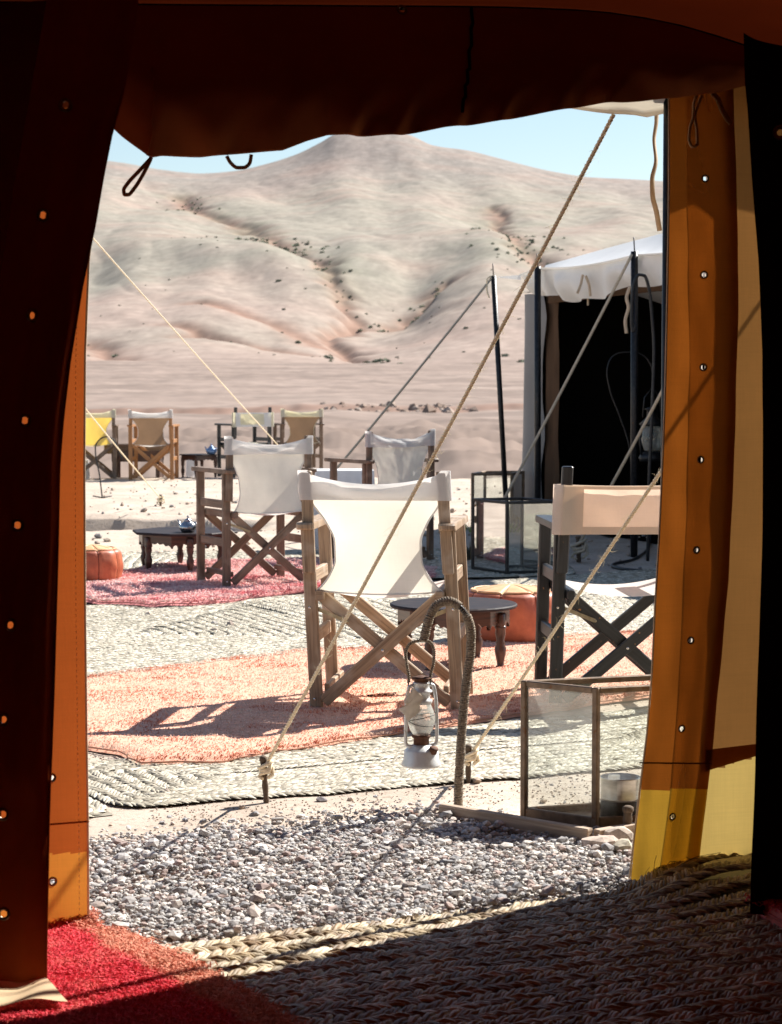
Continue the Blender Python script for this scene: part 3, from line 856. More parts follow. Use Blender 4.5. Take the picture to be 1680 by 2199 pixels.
# lower reinforcement band and its seam, hem along the edge
m = MB(); m.tube([wall_pt(u, 1764 + (190 - u) * .08, -.004) for u in np.linspace(60, 192, 14)], .0022, 6); m.build('seam', M['flap_left'], lf)
m = MB(); m.tube([wall_pt(p[0] - 1, p[1], -.002) for p in L_EDGE], .0028, 6); m.build('hem', M['tape_pale'], lf)
m = MB()
for k in range(150):
    t0 = k / 150; a = edge_curve(L_EDGE)(t0) - WT * .022 - WN * .003; b = edge_curve(L_EDGE)(t0 + .0035) - WT * .022 - WN * .003
    m.tube([a, b], .0006, 4)
st = m.build('stitching', M['tape_pale'], lf); tag(st, kind='stuff')
# short pale tie tab high on the left edge
m = MB(); m.grid(np.array([[wall_pt(210 - 20 * s - t * 15, 440 + t * 100, .02) for t in np.linspace(0, 1, 8)] for s in (0, .5, 1)])); m.build('tie_tab', M['tape_pale'], lf)
# --- right outer door panel: doubled strip with eyelets, single canvas beyond it
R_EDGE = [(1437, 190), (1437, 400), (1434, 600), (1430, 800), (1425, 950), (1416, 1150), (1407, 1300), (1400, 1450), (1389, 1580), (1375, 1690), (1362, 1800), (1350, 1905), (1343, 1975)]
R_MID = [(1573, 190), (1580, 400), (1584, 600), (1582, 800), (1577, 1000), (1566, 1250), (1549, 1450), (1530, 1640), (1514, 1760), (1501, 1875), (1498, 1975)]
PM = loft(edge_curve([(1437, 20)] + R_EDGE), edge_curve([(1572, 60)] + R_MID), 36, 420,
          lambda s, t: WN[None, None] * (np.sin(s * 4.0 + t * 5) * .006 + pnoise(s * 3, t * 14, 96) * .006)[..., None])
RH = [(1514, 385), (1513, 589), (1510, 788), (1504, 986), (1495, 1181), (1482, 1375), (1465, 1563), (1443, 1755), (1420, 1868)]
rf = sheet('door_panel', PM, M['flap_double'], tent, RH, (.0095, .0056))
assign(rf, M['skirt_gold'], lambda u, v: v > 1697 - (u - 1375) * .02)
OV = [(1475, 190), (1478, 400), (1482, 800), (1476, 1000), (1468, 1250), (1458, 1450), (1448, 1600), (1440, 1700), (1418, 1865), (1408, 1975)]
PO = loft(edge_curve([(1475, 60)] + OV, .0018), edge_curve([(1570, 60)] + [(p[0] - 4, p[1]) for p in R_MID], .0018), 40, 300,
          lambda s, t: WN[None, None] * (np.sin((.36 + .64 * s) * 4.0 + t * 5) * .006 + pnoise((.36 + .64 * s) * 3, t * 14, 96) * .006)[..., None])
hol = [np.argmin(np.hypot(*(proj(PO)[..., k] - h[k] for k in (0, 1)))) for h in RH]
m = MB(); m.grid(PO, [int(h) for h in hol]); ov = m.build('overlap', M['overlap'], rf)
assign(ov, M['overlap_low'], lambda u, v: v > 1697 - (u - 1375) * .02)
PR = loft(edge_curve([(1545, 60)] + [(p[0] - 26, p[1]) for p in R_MID], .012), edge_curve([(3350, 200), (3350, 2000)], .012), 120, 200,
          lambda s, t: WN[None, None] * (np.sin(s * 60 + t * 2) * .010 * np.clip(s * 4, 0, 1))[..., None])
m = MB(); m.grid(PR); rs = m.build('side_panel', M['flap_out'], tent)
assign(rs, M['skirt_pale'], lambda u, v: v > 1652 - (u - 1520) * .27)
def seam_v(u): return 1642 - (u - 1372) * .19 * 1.0
BP = np.array([[wall_pt(u, v0, .004) for v0 in np.linspace(1655 - (u - 1520) * .30, 1610 - (u - 1520) * .12, 4)] for u in np.linspace(1515, 1800, 30)])
m = MB(); m.grid(BP); m.build('seam_band', M['flap_double'], rs)
m = MB(); m.tube([wall_pt(p[0], p[1], -.003) for p in R_EDGE], .0026, 6); m.build('hem', M['tape_pale'], rf)
m = MB(); m.tube([wall_pt(u, 1638 + (u - 1370) * .012, -.004) for u in np.linspace(1374, 1528, 12)], .002, 6); m.build('seam', M['flap_double'], rf)
# --- inner dark curtains
D_IN = -.50
LI_R = [(300, -20), (292, 40), (270, 180), (240, 290), (222, 380), (205, 480), (176, 620), (150, 780), (136, 900), (128, 1000), (124, 1200), (116, 1480), (106, 1750), (100, 2050), (100, 2116)]
LI_L = [(104, -20), (70, 180), (35, 380), (0, 610), (-40, 800), (-70, 1000), (-90, 1300), (-110, 1700), (-120, 2116)]
def li_extra(s, t):
    w = np.sin(s * 11 + t * 2.2) * .013 * np.clip(1.2 - s, .15, 1) + np.exp(-((s - .86) / .07) ** 2) * -.022 * smooth(.18, .4, t) * (1 - smooth(.62, .9, t))
    w = w + pnoise(s * 5 + t * 0, t * 9 + s * 2, 91) * .01
    return WN[None, None] * w[..., None]
PI_ = loft(edge_curve(LI_L, D_IN), edge_curve(LI_R, D_IN), 34, 200, li_extra)
LH = [(142, 228), (91, 465), (70, 682), (53, 900), (40, 1125), (24, 1338), (8, 1550), (5, 1750), (7, 1966)]
li = sheet('door_curtain', PI_, M['flap_in'], tent, LH, (.013, .0068))
m = MB(); m.tube([edge_curve(LI_R, D_IN - .003)(t) + np.array((0, 0, 0)) for t in np.linspace(.1, 1, 60)], .0022, 5); m.build('hem', M['flap_in'], li)
# hem of the curtain turned out on the rug
hm = []
for s in np.linspace(0, 1, 30):
    a = edge_curve(LI_L, D_IN)(1) * (1 - s) + edge_curve(LI_R, D_IN)(1) * s
    row = []
    for t in np.linspace(0, 1, 9):
        q = a + np.array((.05 * s ** 3 * t + .012 * t, -.13 * t, .012 - .045 * t + .004 * math.sin(s * 7 + t * 2))); q[2] = max(q[2], .046 + .005 * math.sin(s * 14 + t * 3))
        row.append(q)
    hm.append(row)
m = MB(); m.grid(np.array(hm)); m.build('turned_hem', M['hem_in'], li)
# left inner wall behind the curtain, out of the doorway
PW = loft(edge_curve([(-560, 40), (-560, 2300)], D_IN + .06), edge_curve([(110, 0), (60, 400), (10, 800), (0, 2160)], D_IN + .06), 12, 60)
m = MB(); m.grid(PW); m.build('inner_wall', M['roof'], tent)
RI_L = [(1597, 70), (1600, 180), (1606, 240), (1616, 400), (1628, 560), (1638, 760), (1640, 900), (1636, 1150), (1630, 1400), (1622, 1650), (1614, 1850), (1611, 1962)]
PRI = loft(edge_curve(RI_L, D_IN + .06), edge_curve([(1900, 180), (1900, 2010)], D_IN + .06), 40, 200,
           lambda s, t: WN[None, None] * (np.sin(s * 14) * .012 + pnoise(s * 4, t * 6, 92) * .008)[..., None])
ri = sheet('door_curtain', PRI, M['flap_black'], tent, [(1672, 285)], (.013, .0068))
PW2 = loft(edge_curve([(1880, 120), (1880, 2010)], D_IN + .09), edge_curve([(3300, 60), (3300, 2010)], D_IN + .09), 12, 40)
m = MB(); m.grid(PW2); m.build('inner_wall', M['flap_black'], tent)
# --- roof and the far walls of the tent
rows = []
for (yy, dz, k) in (('eave', 0, 0), (None, 0, 0), (3.4, .30, 1), (2.2, .62, 1), (.6, .80, 1), (-1.2, .35, 1), (-2.4, -.15, 1)):
    row = []
    for t in np.linspace(0, 1, 60):
        e = roof_edge(t)
        if yy == 'eave': row.append(roof_edge(t, .14) * np.array((1, 1, 0)) + np.array((0, 0, e[2] - .03)))
        elif yy is None: row.append(e)
        else: row.append((e[0] * 1.0 * (1 + .2 * (1 - yy / 4.5)), yy, e[2] + dz))
    rows.append(row)
RG = np.array(rows)
kk = np.linspace(0, 6, 48); RG = np.stack([np.array([[np.interp(q, range(7), RG[:, j, c]) for c in range(3)] for j in range(60)]) for q in kk])
m = MB(); m.grid(RG); m.build('roof', M['roof'], tent)
for (name, line) in (('side_wall', RG[:, 0]), ('side_wall', RG[:, -1]), ('back_wall', RG[-1])):
    G = np.stack((line, np.stack((line[:, 0], line[:, 1], np.full(len(line), -.06)), -1)), 0)
    m = MB(); m.grid(G); m.build(name, M['roof'], tent)
# roof seam cord
m = MB(); m.tube([roof_edge(t, -.075) + np.array((0, 0, -.004)) for t in np.linspace(0, 1, 60)], .006, 6); m.build('roof_seam', M['flap_black'], tent)
# --- rolled door hanging over the opening
V_BOT = [(-520, 260), (180, 230), (236, 268), (262, 292), (300, 322), (322, 340), (345, 336), (400, 336), (432, 338), (520, 330), (605, 324), (660, 303), (705, 290), (770, 292), (860, 291), (950, 275), (1060, 262), (1150, 246), (1220, 233), (1290, 223), (1380, 217), (1460, 209), (1540, 199), (1602, 184), (1700, 175)]
vu = np.array([p[0] for p in V_BOT], float); vv = np.array([p[1] for p in V_BOT], float)
VO = -.14
U_ = np.concatenate((np.linspace(-300, 150, 12), np.linspace(160, 1640, 260), [1700])); T_ = np.concatenate((np.linspace(0, .5, 22), np.linspace(.52, 1, 34), np.linspace(1.03, 1.5, 14)))
VG = np.zeros((len(U_), len(T_), 3))
eu = np.array([p[0] for p in ROOF_E], float); ev = np.array([p[1] for p in ROOF_E], float)
for i, u in enumerate(U_):
    top = wall_pt(u, herm(eu, ev, np.array([u]))[0] + 2, VO + .05); bot = wall_pt(u, np.interp(u, vu, vv), VO)
    for j, t in enumerate(T_):
        tt = min(t, 1.0)
        q = top * (1 - tt) + bot * tt
        belly = .11 * math.sin(math.pi * min(t, 1) ** 1.15) ** 1.0 * (0.6 + .4 * math.sin(u / 260 + .6))
        q = q - WN * belly
        if t > 1: q = q + WN * (t - 1) * .3 + np.array((0, 0, 1)) * (t - 1) * .16
        # gathered creases running down to the roll
        cr = math.sin(u * .055 + t * 5.5 + 1.6 * float(pnoise(np.array(u / 130), np.array(t * 2.0), 94))) * smooth(.45, .95, t) * smooth(660, 760, u) * (1 - .6 * smooth(1250, 1400, u)) * .019
        cr += math.sin((u - 300) * .045 - t * 6) * smooth(.7, 1, t) * math.exp(-((u - 400) / 110) ** 2) * .014
        q = q - WN * float(cr + pnoise(np.array(u / 90), np.array(t * 3.2), 95) * .014 * smooth(0, .3, t))
        VG[i, j] = q
vl = sheet('rolled_door', VG, M['valance'], tent, [(181, 16), (864, 22), (1404, 39)], (.013, .0066))
m = MB(); m.tube([VG[np.argmin(np.abs(U_ - (1014 - 28 * t)))][int(t * 40)] - WN * .003 for t in np.linspace(0, 1.2, 30)], .004, 6); m.build('seam', M['flap_black'], vl)
m = MB(); m.tube([VG[np.argmin(np.abs(U_ - (302 + 14 * t)))][int(20 + t * 35)] - WN * .003 for t in np.linspace(0, 1, 24)], .0025, 6); m.build('seam', M['valance'], vl)
def pic_tube(pts, off, r, name, mat, parent, sides=8, n=60, flat=None):
    P = np.array([wall_pt(u, v, off) for (u, v) in pts]); s = np.linspace(0, len(P) - 1, n)
    Q = np.stack([herm(range(len(P)), P[:, c], s) for c in range(3)], -1)
    m = MB(); m.tube(Q, r, sides); return m.build(name, mat, parent)
pic_tube([(326, 338), (300, 366), (276, 392), (266, 408), (268, 418), (276, 418), (292, 400), (310, 370), (324, 342)], VO, .0042, 'tie_loop', M['tape'], vl)
pic_tube([(487, 335), (496, 350), (510, 360), (524, 360), (537, 349), (540, 332)], VO, .0042, 'tie_loop', M['tape'], vl)
pic_tube([(1496, 206), (1490, 225), (1489, 250), (1482, 275), (1480, 300), (1488, 315), (1498, 308), (1497, 280), (1493, 250), (1500, 225), (1508, 205)], VO, .0036, 'tie_loop', M['tape'], vl)
def ribbon(pts, w, off, name, mat, parent, tw=0):
    P = np.array([wall_pt(u, v, off) for (u, v) in pts]); n = 50; s = np.linspace(0, len(P) - 1, n)
    Q = np.stack([herm(range(len(P)), P[:, c], s) for c in range(3)], -1)
    T = np.gradient(Q, axis=0); T /= np.linalg.norm(T, axis=1, keepdims=True)
    S = np.cross(T, np.tile(WN, (n, 1))); S /= np.linalg.norm(S, axis=1, keepdims=True)
    a = np.sin(np.linspace(0, 5, n)) * tw
    S = S * np.cos(a)[:, None] + WN[None] * np.sin(a)[:, None]
    Nn = np.cross(T, S)
    V = np.stack((Q - S * w / 2 - Nn * .001, Q + S * w / 2 - Nn * .001, Q + S * w / 2 + Nn * .001, Q - S * w / 2 + Nn * .001), 1)
    V = np.concatenate((V, V[:, :1]), 1)
    m = MB(); m.grid(V); return m.build(name, mat, parent)
ribbon([(1530, 200), (1542, 213), (1552, 238), (1562, 255), (1570, 264)], .0125, VO, 'tie_tape', M['tape'], vl)
ribbon([(1411, 215), (1410, 260), (1405, 300), (1409, 345), (1401, 385), (1402, 420), (1410, 455), (1417, 496)], .0125, VO + .3, 'tie_tape', M['tape_pale'], vl, .5)
# --- awning outside, its sagging edge and the black pole that carries it
AW = .10
def aw_edge(t):
    u = np.interp(t, (0, 1), (-1200, 3000))
    v = np.interp(u, (-1200, 1150, 1200, 1300, 1360, 1400, 1437, 3000), (200, 205, 226, 246, 247, 252, 240, 215))
    return u, v
AG = np.zeros((150, 16, 3))
for i, t in enumerate(np.linspace(0, 1, 150)):
    u, v = aw_edge(t)
    e = wall_pt(u, v - 24, AW); w = roof_edge(float(np.clip((u + 1300) / 4400, 0, 1)), .02)
    w = w.copy(); w[2] = max(w[2], e[2] + .10)
    for j, s in enumerate(np.linspace(0, 1, 16)):
        if s < .75: q = w * (1 - s / .75) + e * (s / .75); q = q + np.array((0, 0, -.02 * math.sin(s / .75 * math.pi)))
        else:
            low = wall_pt(u, v, AW)
            k = (s - .75) / .25; q = e * (1 - k) + low * k + WN * (.02 * math.sin(k * math.pi) + .012 * math.sin(u / 31))
        AG[i, j] = q
m = MB(); m.grid(AG); m.build('awning', M['awning'], tent)
pb_ = wall_pt(1428.5, 1300, AW); base = np.array((pb_[0], pb_[1], 0))
tp_ = wall_pt(1428.5, 230, AW)
m = MB(); m.tube([(pb_[0], pb_[1], -.05), (pb_[0], pb_[1], 1.0), (pb_[0], pb_[1], tp_[2] + .05)], .0135, 14); m.build('pole', M['metal_dark'], tent)
# sun side: the outer wall cloth carried on past the pole
# ------------------------------------------------------------------ braided palm mats and shaggy rugs
M['palm'] = tinted('braided palm leaf', .55, (.72, 1.22), 120, bmp=.5, spec=.35)
M['wool'] = tinted('rug wool', .95, (.85, 1.12), 60, trans=.15, bmp=0, spec=.02)
M['rug_base'] = tinted('rug base', .95, (.8, 1.1), 40, bmp=.3, spec=.02)
LOBE_U = np.linspace(-1, 1, 6)
def braid(path, closed, w, rise, parent, tints, seed, pitch=None, nsides=5, strands=1, slant=38, reach=.40):
    """a plaited strip: two columns of slanting leaf lobes along the path"""
    r = np.random.default_rng(seed)
    P = np.asarray(path, float)
    if closed: P = np.concatenate((P, P[:1]))
    sl = np.linalg.norm(np.diff(P, axis=0), axis=1); L = np.concatenate(([0], np.cumsum(sl)))
    pitch = pitch or w * .42
    n = max(3, int(L[-1] / pitch))
    s = (np.arange(n) + .5) / n * L[-1]
    C = np.stack([np.interp(s, L, P[:, k]) for k in range(3)], -1)
    e = .01
    A = np.stack([np.interp(np.clip(s + e, 0, L[-1]), L, P[:, k]) for k in range(3)], -1); B = np.stack([np.interp(np.clip(s - e, 0, L[-1]), L, P[:, k]) for k in range(3)], -1)
    T = A - B; T[:, 2] *= .5; T /= np.maximum(np.linalg.norm(T, axis=1, keepdims=True), 1e-9)
    S = np.stack((-T[:, 1], T[:, 0], np.zeros(n)), -1); S /= np.maximum(np.linalg.norm(S, axis=1, keepdims=True), 1e-9)
    Z = np.array((0, 0, 1.0))
    V, F, Cc = [], [], []
    a = np.linspace(0, math.pi, nsides)
    for sg in (1, -1):
        c = C + S * (w * .245 * sg) + T * (.25 * pitch * sg)
        lt = tints[r.integers(len(tints), size=n)] * r.uniform(.8, 1.2, (n, 1))
        angl = math.radians(slant) + r.normal(size=n) * .08
        for k in range(strands):
            # each lobe is a bunch of leaf strips running slanting outwards and forwards
            ang = angl + (r.normal(size=n) * .07 if strands > 1 else 0)
            D = T * np.cos(ang)[:, None] + S * (np.sin(ang) * sg)[:, None]
            X = np.cross(D, Z)
            ln = w * reach * r.uniform(.88, 1.14, n); wd = pitch * .40 * r.uniform(.85, 1.15, n) / strands * (1.25 if strands > 1 else 1)
            hh = rise * r.uniform(.7, 1.25, n)
            sh_ = (k - (strands - 1) / 2) * pitch * .78 / strands
            ck = c + X * sh_ * 1.0 + D * (r.normal(size=n) * .004 if strands > 1 else np.zeros(n))[:, None]
            hh = hh * (1 - .35 * abs(k - (strands - 1) / 2) / max(strands / 2, 1))
            tn = lt * r.uniform(.72, 1.28, (n, 1)) if strands > 1 else lt
            us = np.array((-1, -.55, 0, .55, 1)); prof = np.array((.35, .85, 1, .85, .3)); zz = np.array((-.25, .55, 1.0, .75, -.15))
            G = np.zeros((n, 5, nsides, 3))
            for i in range(5):
                for j in range(nsides):
                    G[:, i, j] = ck + D * (us[i] * ln)[:, None] + X * (math.cos(a[j]) * prof[i] * wd)[:, None] + Z * (hh * (zz[i] * (.35 + .65 * math.sin(a[j]))))[:, None]
            q = np.arange(5 * nsides).reshape(5, nsides)
            f = np.stack((q[:-1, :-1], q[1:, :-1], q[1:, 1:], q[:-1, 1:]), -1).reshape(-1, 4)
            o = sum(len(v) for v in V)
            F.append((f[None] + (np.arange(n) * 5 * nsides)[:, None, None] + o).reshape(-1, 4)); V.append(G.reshape(-1, 3)); Cc.append(np.repeat(tn, 5 * nsides, 0))
    # dark bed under the lobes closes the gaps
    Pn = C; m = len(Pn)
    bed = np.concatenate((Pn - S * w * .5 + Z * rise * -.1, Pn + S * w * .5 + Z * rise * -.1)); o = sum(len(v) for v in V)
    bf = np.stack((np.arange(m - 1), np.arange(m - 1) + m, np.arange(1, m) + m, np.arange(1, m)), -1)
    V.append(bed); F.append(bf[:, ::-1] + o); Cc.append(np.tile(tints.mean(0) * .62, (2 * m, 1)))
    return raw('braid', np.concatenate(V), np.concatenate(F), M['palm'], parent, col=np.concatenate(Cc), smooth=True)
STRAW = np.array([(.43, .38, .29), (.49, .44, .345), (.36, .32, .24), (.55, .50, .40), (.41, .37, .285), (.31, .27, .20)])
STRAW_D = np.array([(.36, .28, .17), (.46, .37, .24), (.28, .20, .115), (.52, .43, .30), (.24, .16, .09), (.40, .31, .19)])
def rring(i, w, Lx, Ly, rad, n=160):
    """rounded rectangle inset by i strips"""
    k = (i + .5) * w; hx, hy = Lx / 2 - k, Ly / 2 - k
    if hx < w * .3 or hy < w * .3: return None
    rr = min(rad, hx * .95, hy * .95) if i == 0 else min(max(rad - k * .5, w), hx * .95, hy * .95)
    pts = []
    for (cx, cy, a0) in ((hx - rr, hy - rr, 0), (-hx + rr, hy - rr, 90), (-hx + rr, -hy + rr, 180), (hx - rr, -hy + rr, 270)):
        for a in np.linspace(a0, a0 + 90, 9): pts.append((cx + rr * math.cos(math.radians(a)), cy + rr * math.sin(math.radians(a))))
    P = np.array(pts + pts[:1]); L = np.concatenate(([0], np.cumsum(np.linalg.norm(np.diff(P, axis=0), axis=1))))
    s = np.linspace(0, L[-1], n, endpoint=False)
    return np.stack((np.interp(s, L, P[:, 0]), np.interp(s, L, P[:, 1])), -1)
def mat_rings(label, corners, w, rise, seed, tints, group=None, z0=.004, rad=.16, wob=.006):
    """corners in order front-left, front-right, back-right, back-left (picture points on the ground)"""
    c = [ground(*q)[:2] for q in corners]
    org = (c[0] + c[1] + c[2] + c[3]) / 4
    t = thing('braided_mat', label, 'mat', (org[0], org[1], 0), 0, group)
    Lx = (np.linalg.norm(c[1] - c[0]) + np.linalg.norm(c[2] - c[3])) / 2; Ly = (np.linalg.norm(c[3] - c[0]) + np.linalg.norm(c[2] - c[1])) / 2
    bq = []
    for b_ in np.linspace(.012, .988, 14):
        bq.append([np.append(c[0] * (1-a_) * (1-b_) + c[1] * a_ * (1-b_) + c[2] * a_ * b_ + c[3] * (1-a_) * b_ - org, z0 - .001) for a_ in np.linspace(.03, .97, 24)])
    bq = np.array(bq); bq[..., 2] += np.maximum(ground_z(bq[..., 0] + org[0], bq[..., 1] + org[1]), 0)
    mb = MB(); mb.grid(bq); mb.build('backing', M['mat_back'], t)
    i = 0
    while True:
        q = rring(i, w, Lx, Ly, rad)
        if q is None: break
        a = q[:, 0] / Lx + .5; b = q[:, 1] / Ly + .5
        xy = c[0] * ((1-a)*(1-b))[:, None] + c[1] * (a*(1-b))[:, None] + c[2] * (a*b)[:, None] + c[3] * ((1-a)*b)[:, None]
        xy = xy + np.stack((pnoise(xy[:, 0] * 2, xy[:, 1] * 2, seed), pnoise(xy[:, 0] * 2, xy[:, 1] * 2, seed + 1)), -1) * .03
        z = z0 + np.abs(pnoise(xy[:, 0] * 2.3, xy[:, 1] * 2.3, seed + 2)) * .008 + np.maximum(ground_z(xy[:, 0], xy[:, 1]), 0)
        braid(np.column_stack((xy - org, z)), True, w, rise, t, tints, seed * 50 + i, pitch=w * .40, nsides=4, strands=2, slant=30, reach=.46)
        i += 1
    return t
M['mat_back'] = pbr('straw backing', (.22, .19, .14), (.34, .30, .23), 40, .8)
MATG = 'braided palm mats laid over the camp ground'
mat_rings('braided straw mat in front, its edge running past the tent pegs', [(262, 1742), (1560, 1640), (1600, 1505), (60, 1660)], .062, .008, 3, STRAW, MATG, z0=.006, rad=.12)
mat_rings('small braided straw mat corner poking out beside the left tent flap', [(-260, 1800), (262, 1752), (150, 1690), (-300, 1730)], .066, .010, 5, STRAW, MATG, z0=.004, rad=.1)
mat_rings('wide braided straw mat between the orange rug and the pink rug', [(-420, 1512), (1010, 1384), (600, 1284), (-420, 1338)], .066, .009, 7, STRAW, MATG, z0=.006, rad=.10)
mat_rings('braided straw mat lapping over its neighbour, under the black chair and round table', [(900, 1396), (1620, 1345), (1580, 1215), (500, 1296)], .066, .009, 8, STRAW, MATG, z0=.014, rad=.16)
mat_rings('faded braided straw mat under the low octagonal table, behind the pink rug', [(150, 1262), (1240, 1238), (1190, 1178), (230, 1190)], .075, .011, 9, STRAW, MATG, z0=.006, rad=.16)
# --- the mat inside our tent: straight plaits running along the doorway
tm = thing('braided_mat', 'coarse braided palm mat half in shadow on the floor inside the doorway', 'mat', (0, 0, 0), 0, None)
E0, E1 = ground(330, 2050), ground(1330, 1922); ED = (E1 - E0) / np.linalg.norm(E1 - E0); EN = np.array((ED[1], -ED[0], 0))
W = .076
def lift(p, k):
    x = p[:, 0]
    return .006 + .045 * smooth(.50, .78, x) * math.exp(-((k) / 2.2) ** 2) + np.abs(pnoise(p[:, 0] * 2.5, p[:, 1] * 2.5, 101)) * .012
for k in range(23):
    s = np.linspace(-.30 - .12 * (k % 2) * 0, 2.35, 90)
    if k < 3: s = np.linspace(.02 * (3 - k) - .05, 2.35, 90)
    P = E0[None] + ED[None] * s[:, None] + EN[None] * ((k + .5) * W) 
    P = P - EN[None] * (.10 * smooth(1.15, 1.5, s) * math.exp(-k / 6))[:, None] + EN[None] * (np.sin(s * 2.1 + k * .2) * .008)[:, None]
    P[:, 2] = lift(P, k)
    braid(P, False, W, .0125, tm, STRAW_D, 900 + k, pitch=.030, nsides=4, strands=3, slant=36, reach=.44)
# loose palm fibres at the curled edge
m = MB(); r = np.random.default_rng(55)
for k in range(46):
    s = r.uniform(1.1, 2.2); p = E0 + ED * s - EN * (.09 * float(smooth(1.15, 1.5, np.array(s)))) + EN * r.uniform(0, .05); p[2] = .012 + .045 * float(smooth(.5, .78, np.array(p[0])))
    d = np.array((r.normal() * .05, r.normal() * .03, r.uniform(.01, .06)))
    m.tube([p, p + d * .5 + np.array((0, 0, .01)), p + d], .0007, 4)
tag(m.build('loose_fibres', M['palm'], tm), kind='stuff')
mm = bpy.data.meshes[-1] if False else None

def rug(name, label, outline, base_cols, tip_cols, n, h, wdt, seed, z0=.01, group=None, colf=None, wave=.012, curl=None, seed_lean=None):
    poly = np.array([ground(*q)[:2] for q in outline]); org = poly.mean(0)
    t = thing(name, label, 'rug', (org[0], org[1], 0), 0, group)
    r = np.random.default_rng(seed)
    def surf(x, y):
        z = z0 + np.maximum(ground_z(x, y), 0) + (np.abs(pnoise(x * 2.2, y * 2.2, seed)) + .5 * np.abs(pnoise(x * 6, y * 6, seed + 3))) * wave
        return z + (curl(x, y) if curl else 0)
    # base sheet: triangulated fan of inset rings following the outline
    P = poly; dens = []
    for i in range(len(P)):
        a, b = P[i], P[(i + 1) % len(P)]; k = max(1, int(np.linalg.norm(b - a) / .05))
        for j in range(k): dens.append(a + (b - a) * j / k)
    dens = np.array(dens); dens = dens + np.stack((pnoise(dens[:, 0] * 9, dens[:, 1] * 9, seed + 5), pnoise(dens[:, 0] * 9, dens[:, 1] * 9, seed + 6)), -1) * .02
    rings = [org + (dens - org) * f for f in np.linspace(1, .04, 26)]
    V = np.concatenate(rings); z = surf(V[:, 0], V[:, 1]); z[:len(dens)] = np.maximum(z[:len(dens)] - z0 * .9, .001)
    m = len(dens); F = []
    for k in range(25):
        for i in range(m):
            j = (i + 1) % m; F.append((k*m + i, k*m + j, k*m + m + j, k*m + m + i))
    bc = np.array(base_cols)[0]
    raw('backing', np.column_stack((V - org, z)), F, M['rug_base'], t, col=np.tile(bc * .55 + np.array(tip_cols)[0] * .45, (len(V), 1)), smooth=True)
    lo, hi = poly.min(0), poly.max(0)
    x = r.uniform(lo[0], hi[0], n); y = r.uniform(lo[1], hi[1], n)
    # fringe: extra tufts along the border
    ei = r.integers(len(dens), size=n // 12); ex = dens[ei] + r.normal(size=(len(ei), 2)) * .012; x = np.concatenate((x, ex[:, 0])); y = np.concatenate((y, ex[:, 1]))
    keepf = np.concatenate((np.zeros(n, bool), np.ones(len(ei), bool)))
    jj = pnoise(x * 9, y * 9, seed + 5) * .02
    k = in_poly(x + jj, y + jj, poly) | keepf; x, y = x[k], y[k]; n = len(x)
    fw = fbm(x * 1.6, y * 1.6, 3, seed + 9) * 6
    la = fw + r.normal(size=n) * .9
    ln = h * r.uniform(.6, 1.5, n); lean = r.uniform(.5, 1.25, n)
    D = np.stack((np.cos(la) * lean, np.sin(la) * lean, np.ones(n) * .75), -1) * ln[:, None]
    S = np.stack((-np.sin(la + r.normal(size=n)), np.cos(la + r.normal(size=n)), r.normal(size=n) * .3), -1) * (wdt * r.uniform(.7, 1.4, n))[:, None]
    B = np.stack((x - org[0], y - org[1], surf(x, y) - .002), -1)
    mid = B + D * .55 + np.array((0, 0, .2)) * ln[:, None]; tip = B + D * np.array((1.25, 1.25, .6))
    V = np.stack((B - S, B + S, mid + S * 1.1, mid - S * 1.1, tip + S * .35, tip - S * .35), 1).reshape(-1, 3)
    i = np.arange(n) * 6
    F = np.concatenate((np.stack((i, i+1, i+2, i+3), -1), np.stack((i+3, i+2, i+4, i+5), -1)))
    sel = np.clip(.5 + fbm(x * 3.2, y * 3.2, 4, seed + 12) * 1.5, 0, 1) if colf is None else colf(x, y, r)
    sel = np.clip(sel + fbm(x * 14, y * 9, 2, seed + 15) * .35 + r.normal(size=n) * .09, 0, 1)[:, None]
    c0, c1 = np.array(base_cols), np.array(tip_cols)
    cb = c0[r.integers(len(c0), size=n)]; ct = c1[r.integers(len(c1), size=n)]
    tipc = (cb * sel + ct * (1 - sel)) * r.uniform(.85, 1.15, (n, 1)); root = cb * .25 + tipc * .7
    C = np.stack((root, root, tipc, tipc, tipc, tipc), 1).reshape(-1, 3)
    pile = raw('pile', V, F, M['wool'], t, col=C)
    tag(pile, kind='stuff')
    # bound edge
    e = np.column_stack((dens - org, surf(dens[:, 0], dens[:, 1]) - z0 * .4))
    mb = MB(); mb.tube(e, .0035, 6, closed=True, col=tuple(bc * .5 + np.array(tip_cols)[0] * .3)); mb.build('edge_binding', M['rug_base'], t)
    return t
RED = [(.62, .22, .13), (.70, .32, .20), (.54, .15, .09)]
PEACH = [(.87, .67, .53), (.88, .72, .60), (.85, .62, .48)]
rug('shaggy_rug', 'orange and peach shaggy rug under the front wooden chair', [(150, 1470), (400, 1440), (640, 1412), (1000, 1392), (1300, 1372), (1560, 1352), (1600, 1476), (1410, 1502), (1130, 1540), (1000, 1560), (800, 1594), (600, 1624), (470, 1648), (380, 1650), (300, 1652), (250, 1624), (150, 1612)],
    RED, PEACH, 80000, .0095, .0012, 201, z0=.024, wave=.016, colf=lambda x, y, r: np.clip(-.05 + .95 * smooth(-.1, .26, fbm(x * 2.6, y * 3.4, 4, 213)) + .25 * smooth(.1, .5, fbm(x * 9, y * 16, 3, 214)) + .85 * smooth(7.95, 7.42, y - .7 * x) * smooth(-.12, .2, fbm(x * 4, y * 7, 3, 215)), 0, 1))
PKR_ = [(.52, .06, .09), (.62, .12, .14), (.45, .05, .08)]
PINK = [(.84, .62, .57), (.87, .68, .63), (.80, .53, .48)]
